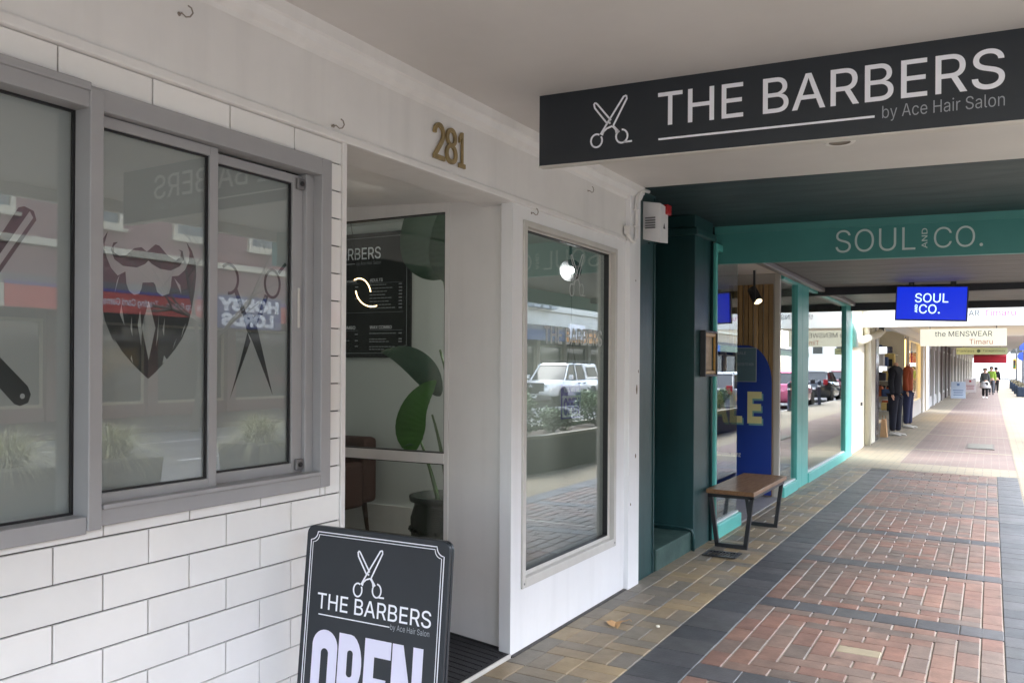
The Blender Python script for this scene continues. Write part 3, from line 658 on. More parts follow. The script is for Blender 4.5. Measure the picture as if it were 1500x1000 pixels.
def oval(x0, x1, y0, y1, r, cw=False, n=8):
    ry = r*1.0; P = []
    for cx, cy, a in ((x1-r, y1-ry, 0), (x0+r, y1-ry, 90), (x0+r, y0+ry, 180), (x1-r, y0+ry, 270)): P += [(cx+r*math.cos(R(a+90*k/n)), cy+ry*math.sin(R(a+90*k/n))) for k in range(n+1)]
    return P[::-1] if cw else P
OL = [oval(0, .107, 0, .30, .0534), oval(.038, .069, .06, .24, .0154, True)]
PL = [[(0, 0), (.038, 0), (.038, .115), (.05, .115)]+[(.05+.05*math.cos(R(-90+180*k/12)), .2075+.0925*math.sin(R(-90+180*k/12))) for k in range(13)]+[(0, .30)], oval(.038, .062, .165, .25, .011, True)]
EL = [[(0, 0), (.105, 0), (.105, .055), (.04, .055), (.04, .125), (.09, .125), (.09, .18), (.04, .18), (.04, .245), (.105, .245), (.105, .30), (0, .30)]]
NL = [[(0, 0), (.038, 0), (.038, .16), (.078, 0), (.118, 0), (.118, .30), (.08, .30), (.08, .14), (.042, .30), (0, .30)]]
for x, LL, w in ((.058, OL, .107), (.170, PL, .098), (.278, EL, .105), (.388, NL, .118)):
    text_mb('', AO+AU*x+AV*-.637, AU, AV, w, .30, depth=.001, loops=LL).build('open_letter', opn, ab)
T2 = Matrix.Translation((-2.043, 2.250, .903)) @ Matrix.Rotation(R(-5.2), 4, 'X')
nB = (T2.to_3x3() @ Vector((0, 1, 0)))
m = MB(); m.prism([T2 @ Vector((x, .012, z)) for x, z in rrect(AWd, AHt, .03)], nB*.012); m.build('rear_panel', signm, ab, bevel=.002)
for x in (.10, .46): MB().tube([T1 @ Vector((x, .01, -.012)), T2 @ Vector((x, .008, -.012))], .008).build('hinge', steel, ab)

# ================================================================== things in the barber window and waiting room
def menu_plane(x, z): return Vector((x, 5.372, z))
mbd = thing('menu_board', 'black price board reading THE BARBERS on the waiting room wall', 'menu board', (-4.4, 5.38, 1.5))
box('panel', M('menu_black', lin(22, 26, 28), .25), mbd, -5.14, -3.895, 5.376, 5.3985, 1.51, 2.492, .003)
MU, MV = X0, Z0_; MO = Vector((-5.14, 5.376, 1.51)); mw, mh = 1.245, .98
def mborder(i, c):
    P = []
    for cx, cz, a0, a1 in ((i, mh-i, 0, -90), (i, i, 90, 0), (mw-i, i, 180, 90), (mw-i, mh-i, 270, 180)):
        P += [(cx+c*math.cos(R(a0+(a1-a0)*k/8)), cz+c*math.sin(R(a0+(a1-a0)*k/8))) for k in range(9)]
    return P+[P[0]]
MB().stroke(mborder(.035, .06), MO, MU, MV, .003, .0015).build('border_line', signg, mbd)
text('lettering', 'THE BARBERS', signw, mbd, (-4.90, 5.3755, 2.285), MU, MV, .72, .095, bold=.006, depth=.0015)
text('small_lettering', 'by Ace Hair Salon', signg, mbd, (-4.42, 5.3755, 2.235), MU, MV, .24, .035, depth=.0015)
MB().stroke([(.24, .745), (.70, .745)], MO, MU, MV, .003, .0015).build('underline', signw, mbd)
text('heading', 'CHILDREN (UNDER 13 YEARS)', signw, mbd, (-4.84, 5.3755, 2.105), MU, MV, .42, .022, bold=.01, depth=.0015)
text('heading', 'ADULTS', signw, mbd, (-4.285, 5.3755, 2.105), MU, MV, .125, .026, bold=.01, depth=.0015)
text('heading', 'BEARD COMBO', signw, mbd, (-4.70, 5.3755, 1.735), MU, MV, .27, .026, bold=.01, depth=.0015)
text('heading', 'WAX COMBO', signw, mbd, (-4.285, 5.3755, 1.735), MU, MV, .215, .026, bold=.01, depth=.0015)
m = MB(); m.stroke([(.08, .355), (mw-.07, .355)], MO, MU, MV, .002, .0015)
for x0, x1, zz in ((0.85, 1.17, .585), (0.30, 0.74, .585), (0.85, 1.17, .215), (0.42, 0.74, .215)): m.stroke([(x0, zz), (x1, zz)], MO, MU, MV, .0018, .0015)
rr = random.Random(3)
for x0, x1, rows in ((0.85, 1.17, [.57-.026*k for k in range(8)]), (0.30, 0.74, [.56-.045*k for k in range(3)]), (0.85, 1.17, [.19, .145, .125, .085, .065]), (0.42, 0.74, [.185, .135, .09])):
    for zz in rows:
        x = x0; e = x0+rr.uniform(.14, .24)
        while x < e: w = rr.uniform(.012, .035); m.stroke([(x, zz), (x+w, zz)], MO, MU, MV, .007, .0015); x += w+.008
        m.stroke([(x1-.035, zz), (x1-.004, zz)], MO, MU, MV, .009, .0015)
m.build('price_line', signg, mbd)
for x in (-5.09, -3.945):
    for zz in (1.56, 2.44): MB().lathe([(.009, 0), (.009, -.006), (.004, -.009)], (x, 5.376, zz), 12, 'y').build('standoff', steel, mbd)
# potted plant
pp = thing('potted_plant', 'tall leafy plant with broad paddle leaves in a dark green glazed pot', 'plant', (-2.99, 4.55, .15))
glzp = M('dark_green_glaze', lin(30, 40, 32), .35, var=.4, vs=14, bump=.6, bs=45, scale=(1, 1, 5))
MB().lathe([(.001, .15), (.17, .15), (.20, .20), (.235, .36), (.24, .50), (.215, .585), (.222, .60), (.245, .605), (.25, .635), (.225, .64), (.205, .60), (.001, .585)], (-2.99, 4.55, 0), 28).build('pot', glzp, pp, smooth=True)
m = MB()
for k in range(28):
    a = 2*math.pi*k/28; m.lathe([(.001, -.012), (.012, -.006), (.012, .006), (.001, .012)], (-2.99+.243*math.cos(a), 4.55+.243*math.sin(a), .43), 6)
m.build('pot_relief', glzp, pp, smooth=True)
leafg = M('paddle_leaf', lin(66, 112, 46), .35, var=.25, vs=5, rnd=.2); leafd = M('paddle_leaf_dark', lin(58, 84, 66), .4, var=.2, vs=5); stemg = M('leaf_stem', lin(84, 110, 66), .5)
def paddle(base, mid, tip, w, nrm, mat, fold=.12):
    base, mid, tip, nrm = Vector(base), Vector(mid), Vector(tip), Vector(nrm); n = 56; Lr = []; Cr = []; Rr = []
    for k in range(n+1):
        t = k/n; p = base*(1-t)**2+mid*2*t*(1-t)+tip*t*t; d = ((mid-base)*2*(1-t)+(tip-mid)*2*t).normalized(); s = d.cross(nrm).normalized(); nn = s.cross(d)
        ww = w*math.sin(math.pi*min(1, t**.75))**.7 if 0 < t < 1 else .002
        Lr.append(p-s*ww+nn*ww*fold+nn*(.008*math.sin(9*t)+.0025*math.sin(88*t))); Rr.append(p+s*ww+nn*ww*fold+nn*(.008*math.sin(11*t+1)+.0025*math.sin(88*t))); Cr.append(p)
    m = MB(); vs = Lr+Cr+Rr; N1 = n+1
    m.add(vs, [(k, N1+k, N1+k+1, k+1) for k in range(n)]+[(N1+k, 2*N1+k, 2*N1+k+1, N1+k+1) for k in range(n)])
    o = m.build('leaf', mat, pp, smooth=True); md = o.modifiers.new('s', 'SOLIDIFY'); md.thickness = .002; return o
stems = [((-2.99, 4.55, .58), (-3.03, 4.55, .9), (-3.10, 4.52, 1.14)), ((-2.96, 4.55, .58), (-2.93, 4.55, 1.2), (-3.03, 4.5, 1.55)), ((-3.01, 4.58, .58), (-2.96, 4.6, 1.5), (-3.07, 4.6, 2.0)), ((-2.97, 4.6, .58), (-2.93, 4.6, 1.4), (-2.96, 4.55, 1.95)), ((-3.03, 4.5, .58), (-3.09, 4.5, .8), (-3.18, 4.5, .98))]
for a, b, c in stems:
    a, b, c = Vector(a), Vector(b), Vector(c)
    MB().tube([a*(1-t)**2+b*2*t*(1-t)+c*t*t for t in [k/8 for k in range(9)]], [.016-.009*k/8 for k in range(9)], 8).build('stem', stemg, pp, smooth=True)
paddle((-3.20, 4.45, .90), (-3.24, 4.40, 1.16), (-2.99, 4.40, 1.36), .10, (.3, -1, .15), leafg)
paddle((-3.00, 4.46, 1.26), (-3.10, 4.40, 1.53), (-3.40, 4.38, 1.54), .085, (-.1, -1, .5), leafd)
paddle((-3.07, 4.58, 2.0), (-3.11, 4.5, 2.25), (-3.19, 4.45, 2.50), .20, (.5, -1, .1), leafd)
paddle((-2.96, 4.53, 1.95), (-2.90, 4.48, 2.2), (-2.92, 4.40, 2.45), .16, (.2, -1, .1), leafd)
paddle((-3.17, 4.50, .97), (-3.21, 4.46, 1.02), (-3.26, 4.42, .93), .06, (0, -1, .4), leafd)
paddle((-2.95, 4.53, 1.3), (-2.84, 4.5, 1.5), (-2.75, 4.45, 1.45), .08, (0, -1, .5), leafg)
# armchair
ac = thing('armchair', 'brown upholstered armchair with tapered wooden legs in the waiting room', 'armchair', (-4.51, 5.0, .15))
brn = M('brown_upholstery', lin(66, 42, 35), .75, var=.1, vs=8, bump=.1, bs=200); dkw = M('dark_wood', lin(52, 36, 28), .45)
box('backrest', brn, ac, -4.86, -4.14, 5.13, 5.30, .40, .90, .035); box('seat', brn, ac, -4.78, -4.22, 4.60, 5.14, .40, .56, .03)
for x in (-4.86, -4.23): box('arm', brn, ac, x, x+.09, 4.58, 5.135, .38, .72, .025)
for x in (-4.81, -4.19):
    for yy in (4.66, 5.2): MB().tube([(x, yy, .40), (x+(.04 if x > -4.46 else -.04), yy, .15)], [.022, .012], 8).build('leg', dkw, ac)
# LED loop pendant
led = thing('pendant_light', 'thin glowing loop pendant light in the barber waiting room', 'light', (-3.9, 4.9, 2.2))
ledm = M('led_strip', (1, .75, .45), .5, em=(1, .62, .28), es=.8); 
mm = MB(); c0 = Vector((-3.74, 4.75, 1.95)); pts = []
for k in range(15):
    a = R(20+90*k/14); pts.append(c0+Vector((-.16+.21*math.cos(a)*.6, .02*k/14, -.04+.15*math.sin(a))))
mm.tube(pts, .004, 8); pts = []
for k in range(15):
    a = R(190+95*k/14); pts.append(c0+Vector((-.05+.15*math.cos(a), .03, .05+.14*math.sin(a))))
mm.tube(pts, .004, 8); mm.build('loop', ledm, led, smooth=True)
MB().tube([c0+Vector((-.16, .01, .16)), (-4.0, 4.77, 2.56)], .002, 5).build('cable', black, led)
# OPEN sign inside the window
os_ = thing('open_sign', 'small purple and white OPEN sign hanging inside the display window', 'sign', (-2.16, 4.58, 1.1))
pur = M('purple_sign', lin(132, 116, 206), .4)
m = MB(); m.box(-2.162, -2.156, 4.45, 4.715, 1.145, 1.35); m.build('panel', pur, os_, bevel=.004)
box('white_band', signw, os_, -2.1558, -2.1548, 4.46, 4.705, 1.155, 1.28)
text('lettering', 'OPEN', pur, os_, (-2.1546, 4.472, 1.167), Y0_, Z0_, .22, .10, bold=.05, depth=.0006)
text('top_lettering', "YES, WE'RE", signw, os_, (-2.1556, 4.472, 1.295), Y0_, Z0_, .22, .035, bold=.02, depth=.0006)
for yy in (4.48, 4.69): MB().tube([(-2.159, yy, 1.343), (-2.159, 4.583, 1.62), (-2.159, 4.583, 2.55)], .0012, 5).build('string', black, os_)
# spot light inside the window
spt = thing('spotlight', 'lit black spotlight on a ceiling track inside the barber window', 'light', (-2.42, 5.12, 2.56))
box('track', blackm, spt, -2.44, -2.40, 4.2, 5.38, 2.535, 2.5595)
MB().tube([(-2.42, 5.12, 2.54), (-2.42, 5.12, 2.18)], .01, 8).build('stem', blackm, spt)
d = (Vector((0, 0, 1.45))-Vector((-2.42, 5.12, 2.08))).normalized(); a = Vector((-2.42, 5.12, 2.08))
MB().tube([a-d*.10, a-d*.09, a+d*.04], [.04, .068, .072], 16).build('housing', blackm, spt)
MB().tube([a+d*.041, a+d*.043], [.024, .024], 16).build('bulb', M('lit_bulb', (1, 1, 1), .5, em=(1, .98, .95), es=5), spt)
ql = bpy.data.lights.new('spotlight_lamp', 'SPOT'); ql.energy = 9; ql.spot_size = R(140); ql.shadow_soft_size = .04; ql.color = (1, .96, .9); qo = bpy.data.objects.new('spotlight_lamp', ql); col.objects.link(qo); qo.parent = spt; qo.location = Vector(a+d*.06)-spt.location; qo.rotation_euler = Vector((-1.2, -.6, -.5)).to_track_quat('-Z', 'Y').to_euler()

# ================================================================== conduit, alarm box
cd = thing('conduit', 'white painted electrical conduit bent around the corner of the fascia', 'conduit', (-2.08, 5.33, 2.3))
MB().tube([(-2.085, 5.225, 2.33), (-2.055, 5.235, 2.285), (-2.045, 5.265, 2.262), (-2.045, 5.30, 2.268), (-2.045, 5.328, 2.30), (-2.045, 5.333, 2.36), (-2.045, 5.333, 2.50), (-2.045, 5.345, 2.565), (-2.045, 5.39, 2.61), (-2.045, 5.45, 2.632), (-2.045, 5.56, 2.64)], .0125, 10).build('pipe', white, cd, smooth=True)
for zz in (2.37, 2.48): MB().tube([(-2.062, 5.31, zz), (-2.032, 5.322, zz), (-2.032, 5.344, zz), (-2.062, 5.356, zz)], .006, 6).build('clip', white, cd)
box('junction', white, cd, -2.0835, -2.045, 5.205, 5.245, 2.305, 2.36, .006)
al = thing('alarm_box', 'white metal alarm siren box with a red strobe on the dark green pilaster', 'alarm', (-2.02, 5.68, 2.3))
m = MB(); m.hexa([(-2.099, 5.585, 2.325), (-1.975, 5.60, 2.295), (-1.975, 5.76, 2.31), (-2.099, 5.775, 2.335)], [(-2.099, 5.585, 2.585), (-1.975, 5.60, 2.565), (-1.975, 5.76, 2.555), (-2.099, 5.775, 2.58)]); m.build('body', M('alarm_white', lin(236, 234, 234), .35), al, bevel=.004)
for k in range(5): box('louvre', M('louvre_grey', lin(120, 118, 118), .6), al, -2.078, -2.008, 5.582, 5.592, 2.395+k*.017, 2.403+k*.017)
m = MB(); m.box(-2.02, -1.955, 5.70, 5.775, 2.505, 2.572); m.build('strobe', M('red_strobe', lin(190, 34, 40), .3), al, bevel=.006)
for xx in (-2.07, -2.02): MB().lathe([(.008, 0), (.008, -.006)], (xx, 5.64, 2.312-(xx+2.099)*.2), 10).build('bottom_hole', black, al)
MB().add([(-1.9745, 5.655, 2.40), (-1.9745, 5.70, 2.40), (-1.9745, 5.678, 2.44)], [(0, 1, 2)]).build('warning_mark', black, al)

# ================================================================== SOUL AND CO SHOP
soul = thing('fashion_shop', 'dark green and teal shopfront with a SOUL AND CO. board across the verandah', 'shop', (-2.1, 10, 0))
box('pilaster', dgreen, soul, -2.35, -2.094, 5.457, 5.84, -.04, 2.66, .004)
box('pilaster_bead', dgreen, soul, -2.0935, -2.085, 5.80, 5.815, -.02, 2.64, .003)
# recess with step
m = MB(); m.box(-3.4, -2.06, 6.66, 7.165, -.04, 2.66); m.build('pilaster', dgreen, soul, bevel=.004)
box('capital_moulding', dgreen, soul, -3.4, -2.03, 6.635, 7.17, 2.50, 2.56, .012)
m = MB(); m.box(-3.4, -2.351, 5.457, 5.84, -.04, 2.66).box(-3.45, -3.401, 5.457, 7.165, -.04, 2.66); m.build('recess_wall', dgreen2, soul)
stepm = M('painted_step', lin(52, 78, 72), .65, var=.35, vs=6, bump=.2, bs=40)
box('step', stepm, soul, -3.4, -2.075, 5.842, 6.658, -.04, .15, .008)
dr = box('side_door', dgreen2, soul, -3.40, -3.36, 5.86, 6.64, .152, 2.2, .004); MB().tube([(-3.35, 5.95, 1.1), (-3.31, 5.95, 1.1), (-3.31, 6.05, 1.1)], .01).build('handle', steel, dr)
MB().tube([(-2.055, 6.645, -.02), (-2.055, 6.645, .12), (-2.07, 6.64, .165), (-2.12, 6.635, .175), (-2.4, 6.64, .18), (-3.3, 6.645, .18)], .011, 8).build('pipe', dgreen, soul, smooth=True)
MB().tube([(-2.05, 7.10, -.02), (-2.05, 7.10, 2.5)], .012, 8).build('pipe', dgreen, soul, smooth=True)
# green soffit, board, plank soffit
gsof = M('green_soffit', lin(40, 60, 63), .5, var=.25, vs=1.5, scale=(1, 4, 1), bump=.05, bs=10)
SZ2 = lambda x: 2.662-.018*(x+2.1)
m = MB(); m.hexa([(-2.35, 5.452, SZ2(-2.35)), (CX1, 5.452, SZ2(CX1)), (CX1, 7.36, SZ2(CX1)), (-2.35, 7.36, SZ2(-2.35))], [(-2.35, 5.452, 2.95), (CX1, 5.452, 2.95), (CX1, 7.36, 2.95), (-2.35, 7.36, 2.95)]); m.build('green_soffit', gsof, soul)
box('verandah_fascia', tealb, soul, CX1+.001, CX1+.06, 5.452, 15.3, 2.30, 3.05, .004)
BU = Vector((1, 0, -.016)).normalized()
sb = thing('shop_sign_board', 'wide teal board with thin white SOUL AND CO. lettering across the footpath', 'sign', (-2.1, 7.36, 2.34))
def bp(x, z, y=7.36): return Vector((x, y, z-.016*(x+2.09)))
m = MB(); m.hexa([bp(-2.10, 2.342), bp(CX1, 2.342), bp(CX1, 2.342, 7.42), bp(-2.10, 2.342, 7.42)], [bp(-2.10, 2.69), bp(CX1, 2.69), bp(CX1, 2.69, 7.42), bp(-2.10, 2.69, 7.42)]); m.build('board', tealb, sb)
m = MB(); m.hexa([bp(-2.10, 2.600, 7.352), bp(CX1, 2.600, 7.352), bp(CX1, 2.600, 7.3595), bp(-2.10, 2.600, 7.3595)], [bp(-2.10, 2.67, 7.346), bp(CX1, 2.67, 7.346), bp(CX1, 2.67, 7.3595), bp(-2.10, 2.67, 7.3595)]); m.build('top_batten', tealb, sb)
slt = M('pale_mint_letter', lin(214, 232, 228), .5)
text('lettering', 'SOUL', slt, sb, bp(-1.111, 2.396), BU, Z0_, .587, .182, bold=-.006, depth=.002)
text('lettering', 'CO.', slt, sb, bp(-.395, 2.403), BU, Z0_, .332, .160, bold=-.006, depth=.002)
text('small_lettering', 'AND', slt, sb, bp(-.440, 2.405), Z0_, -BU, .155, .040, bold=.01, depth=.002)
plank = M('grey_plank', lin(120, 114, 112), .6, rnd=.08, var=.1, vs=3, scale=(1, 6, 1), bump=.04, bs=20)
dkb = M('dark_beam', lin(36, 36, 40), .5)
PZs = lambda x: 2.52-.012*(x+2.1)
ps = MB(); ps.hexa([(-2.35, 7.421, 2.56), (CX1, 7.421, 2.53), (CX1, 15.3, 2.53), (-2.35, 15.3, 2.56)], [(-2.35, 7.421, 2.95), (CX1, 7.421, 2.95), (CX1, 15.3, 2.95), (-2.35, 15.3, 2.95)])
pso = ps.build('plank_soffit', dkb, soul)
y = 7.43
while y < 15.2:
    w = .42; e = min(y+w, 15.29)
    MB().hexa([(-2.2, y, PZs(-2.2)), (CX1, y, PZs(CX1)), (CX1, e-.012, PZs(CX1)), (-2.2, e-.012, PZs(-2.2))], [(-2.2, y, PZs(-2.2)+.03), (CX1, y, PZs(CX1)+.03), (CX1, e-.012, PZs(CX1)+.03), (-2.2, e-.012, PZs(-2.2)+.03)]).build('plank', plank, pso)
    y += w
for y, h in ((12.0, .07), (15.05, .09)): box('beam', dkb, soul, -2.2, CX1, y, y+.16, PZs(CX1)-h, PZs(-2.2)+.01, .004)
MB().box(-2.02, -1.94, 7.43, 14.9, PZs(-2)-.06, PZs(-2)-.005).build('cable_tray', M('tray_grey', lin(140, 136, 134), .45, .2), soul, bevel=.01)
box('upper_wall', upw, soul, -8, -2.10, 5.452, 15.3, 2.951, 8.5); box('roof', concrete, soul, -12, -8.01, 5.452, 15.3, 0, 8.5)
for yy in (7, 9.2, 11.4, 13.6):
    w = box('upper_window', white, soul, -2.12, -2.06, yy-.5, yy+.5, 4.2, 6.2, .004); box('pane', MC['dark_pane'], w, -2.061, -2.055, yy-.42, yy+.42, 4.28, 6.12)
# teal shop windows
def shopwin(y0, y1, wl, wr):
    m = MB(); x0, x1 = -2.10, -2.03
    if wl > .02: m.box(x0, x1, y0, y0+wl, -.02, 2.50)
    if wr > .02: m.box(x0, x1, y1-wr, y1, -.02, 2.50)
    m.box(x0, x1+.015, y0+wl, y1-wr, -.02, .115).box(x0, x1, y0+wl, y1-wr, 2.44, 2.50)
    o = m.build('shop_window', teal, soul, bevel=.008)
    box('pane', glass('mirror_like_pane', (.75, .82, .8), .09), o, -2.072, -2.066, y0+wl-.01, y1-wr+.01, .10, 2.45)
    box('pane_bead', M('white_bead', lin(220, 222, 222), .4), o, -2.0655, -2.045, y0+wl, y1-wr, .1155, .13)
shopwin(7.17, 7.99, .045, .004); shopwin(9.86, 10.95, .012, .30); shopwin(10.951, 15.28, .40, .72)
# entry recess with poster and timber lining
flr = M('entry_vinyl', lin(132, 130, 130), .5, var=.05, vs=4)
box('entry_floor', flr, soul, -4.2, -2.035, 8.0, 9.85, -.04, .012)
m = MB(); m.box(-4.2, -2.115, 9.80, 9.855, -.02, 2.5); m.build('entry_wall', M('entry_wall_grey', lin(176, 170, 160), .6, var=.05), soul)
box('entry_wall_edge', M('edge_pale', lin(196, 190, 178), .5), soul, -2.114, -2.062, 9.79, 9.856, .0, 2.5)
tim = M('timber_slat', lin(158, 126, 82), .5, rnd=.35, var=.25, vs=4, scale=(8, 8, 1))
for k in range(9):
    x = -2.62+k*.056; box('timber_slat', tim, soul, x, x+.04+.008*(k % 2), 9.77, 9.799, .02, 2.38)
m = MB(); m.box(-4.25, -4.201, 7.2, 15.2, -.02, 2.55).box(-4.2, -2.11, 15.2, 15.25, -.02, 2.55); m.build('shop_interior_wall', M('shop_interior', lin(170, 160, 146), .8), soul)
box('shop_interior_floor', flr, soul, -4.2, -2.10, 9.86, 15.2, -.02, .06); box('shop_interior_floor', flr, soul, -4.2, -2.10, 7.17, 7.99, -.02, .06)
box('entry_ceiling', M('entry_ceiling_w', lin(215, 208, 200), .7), soul, -4.2, -2.10, 7.17, 15.2, 2.501, 2.54)
# poster: arched sale poster, small notice, wall lamp, framed picture
po = thing('sale_poster', 'large arched blue SALE poster on the entry wall beside the bench', 'poster', (-2.45, 9.74, .1))
blu = M('poster_blue', lin(34, 64, 150), .35, var=.05, vs=2)
P = [(-2.82, .03), (-2.135, .03), (-2.135, 1.28)]+[(-2.42+.285*math.cos(R(90*k/10)), 1.28+.42*math.sin(R(90*k/10))) for k in range(1, 11)]+[(-2.82, 1.70)]
MB().prism([(x, 9.752, z) for x, z in P], (0, -.004, 0)).build('panel', blu, po)
yel = M('poster_yellow', lin(226, 218, 160), .5); mint = M('poster_mint', lin(120, 170, 170), .5)
for ch, x, w in (('S', -3.02, .18), ('A', -2.82, .20), ('L', -2.60, .14), ('E', -2.402, .16)):
    if x < -2.83: continue
    text('letter_shadow', ch, mint, po, (x+.016, 9.7515, .803), X0, Z0_, w, .355, bold=.035, depth=.0015)
    text('letter', ch, yel, po, (x, 9.749, .825), X0, Z0_, w, .355, bold=.035, depth=.001)
text('web_lettering', 'soulandco.co.nz', signw, po, (-2.815, 9.7515, .44), X0, Z0_, .34, .055, bold=.01, depth=.0015)
nt_ = thing('window_notice', 'small translucent grey notice panel hanging in front of the blue poster', 'notice', (-2.3, 9.3, 1.3))
box('panel', M('notice_teal_grey', lin(88, 112, 122), .3), nt_, -2.42, -2.20, 9.30, 9.306, 1.30, 1.66, .002); MB().framey(9.294, 9.2995, -2.423, -2.197, 1.297, 1.663, .006).build('edge', signg, nt_)
text('lettering', 'SALE', signg, nt_, (-2.40, 9.299, 1.59), X0, Z0_, .09, .03, depth=.001)
text('lettering', 'ENTER TO WIN', signg, nt_, (-2.40, 9.299, 1.47), X0, Z0_, .17, .03, depth=.001)
for x in (-2.41, -2.21): MB().tube([(x, 9.303, 1.66), (x, 9.303, 2.50)], .001, 4).build('string', steel, nt_)
wl_ = thing('wall_spotlight', 'black spotlight angled down under the teal shop entry ceiling', 'light', (-2.25, 9.4, 2.25))
MB().tube([(-2.25, 9.4, 2.50), (-2.25, 9.4, 2.30)], .012, 8).build('stem', blackm, wl_); MB().tube([(-2.28, 9.42, 2.30), (-2.20, 9.36, 2.16)], [.05, .055], 14).build('head', blackm, wl_)
MB().tube([(-2.1995, 9.3595, 2.159), (-2.199, 9.359, 2.158)], .045, 14).build('lamp', M('lamp_warm', (1, .9, .7), .4, em=(1, .78, .45), es=.35), wl_)
pf = thing('picture_frame', 'small gilt framed picture on the dark green pilaster above the bench', 'picture', (-2.05, 6.98, 1.38))
gold = M('gilt', lin(170, 132, 70), .35, .6, var=.2, vs=30)
m = MB(); m.frame(-2.059, -2.012, 6.80, 7.155, 1.375, 1.75, .018); m.build('outer_frame', blackm, pf, bevel=.004); m = MB(); m.frame(-2.055, -2.022, 6.818, 7.137, 1.393, 1.732, .03); m.build('inner_frame', gold, pf, bevel=.004)
box('print', M('print_paper', lin(190, 168, 140), .5, var=.3, vs=14), pf, -2.058, -2.045, 6.848, 7.107, 1.423, 1.702)
# ================================================================== BENCH
bn = thing('bench', 'wooden bench with black square-tube legs against the green pilaster', 'bench', (-1.84, 7.5, 0))
bt = MB(); bt.hexa([(-2.03, 6.90, .428), (-1.635, 6.86, .428), (-1.635, 8.10, .428), (-2.03, 8.12, .428)], [(-2.03, 6.90, .462), (-1.635, 6.86, .462), (-1.635, 8.10, .462), (-2.03, 8.12, .462)]); bt.build('seat', wood, bn, bevel=.003)
def legframe(y):
    m = MB()
    def bar(a, b, w=.032):
        a, b = Vector(a), Vector(b); d = (b-a).normalized(); s = Vector((0, 1, 0)); q = d.cross(s).normalized(); h = w/2
        m.hexa([a-s*h-q*h, a+s*h-q*h, a+s*h+q*h, a-s*h+q*h], [b-s*h-q*h, b+s*h-q*h, b+s*h+q*h, b-s*h+q*h])
    bar((-2.02, y, .413), (-1.645, y, .413)); bar((-2.0, y, .41), (-1.945, y, .018)); bar((-1.665, y, .41), (-1.715, y, .018)); bar((-1.96, y, .016+gz(-1.95)), (-1.70, y, .016+gz(-1.70)))
    m.build('leg', blackm, bn)
legframe(6.93); legframe(8.03)
for x in (-1.99, -1.66): box('rail', blackm, bn, x-.015, x+.015, 6.947, 8.013, .40, .4275)
# ================================================================== TV
tvT = Matrix.Translation((-1.055, 11.6, 2.045)) @ Matrix.Rotation(R(2.2), 4, 'Y')
tv = thing('display_screen', 'hanging blue display screen showing SOUL AND CO. under the plank soffit', 'screen', (-1.055, 11.6, 2.045))
tw_, th_ = .795, .425
m = MB(); m.box(0, tw_, 0, .06, 0, th_, tvT); m.build('housing', blackm, tv, bevel=.004)
scr = M('lit_blue_screen', (.0, .01, .1), .3, em=lin(6, 40, 205), es=.11)
m = MB(); m.box(.014, tw_-.014, -.0015, .001, .016, th_-.014, tvT); m.build('screen', scr, tv)
tu, tvv = tvT.to_3x3() @ Vector((1, 0, 0)), tvT.to_3x3() @ Vector((0, 0, 1))
tlm = M('lit_screen_text', (.6, .8, 1), .4, em=lin(190, 225, 255), es=.17)
def tp(x, z): return tvT @ Vector((x, -.0016, z))
text('lettering', 'SOUL', tlm, tv, tp(.218, .222), tu, tvv, .366, .112, bold=.004, depth=.001)
text('lettering', 'CO.', tlm, tv, tp(.268, .088), tu, tvv, .228, .112, bold=.004, depth=.001)
text('lettering', 'AND', tlm, tv, tp(.250, .098), tvv, -tu, .10, .030, bold=.03, depth=.001)
for x in (.17, .63): m = MB(); m.box(x-.03, x+.03, .02, .045, th_-.001, th_+.10, tvT); m.build('bracket', blackm, tv)
# ================================================================== cream building with pipes
cb = thing('cream_building', 'narrow cream rendered building front with white downpipes beside the teal shop', 'building', (-2.05, 17, 0))
box('wall', cream, cb, -8, -2.09, 15.30, 18.0, -.04, 8.5); box('pier', cream, cb, -2.0895, -2.02, 17.9, 18.45, -.02, 2.9, .01)
box('gate_panel', cream, cb, -2.0895, -2.06, 15.45, 16.3, 0, 1.75, .006); box('gate_panel', cream, cb, -2.0895, -2.055, 16.32, 17.0, 0, 1.73, .006)
box('upper_block', cream, cb, -2.0895, -1.95, 15.9, 18.4, 2.55, 3.3, .01)
MB().tube([(-2.03, 17.35, 0), (-2.03, 17.35, 1.9), (-2.03, 17.1, 2.15), (-2.03, 17.0, 2.9)], .055, 12).build('downpipe', cream, cb, smooth=True)
MB().tube([(-2.0, 15.6, 1.88), (-2.0, 17.3, 2.02), (-1.95, 18.3, 2.12), (-1.9, 18.45, 2.2)], .07, 12).build('downpipe', cream, cb, smooth=True)
MB().tube([(-2.03, 15.36, 2.2), (-2.0, 15.36, 2.05), (-2.0, 15.36, 1.8)], .05, 12).build('downpipe', white2, cb, smooth=True)
box('latch', blackm, cb, -2.055, -2.03, 16.5, 16.62, .78, .84); box('gutter_box', blackm, cb, -1.95, -1.86, 18.35, 18.5, 2.17, 2.26)
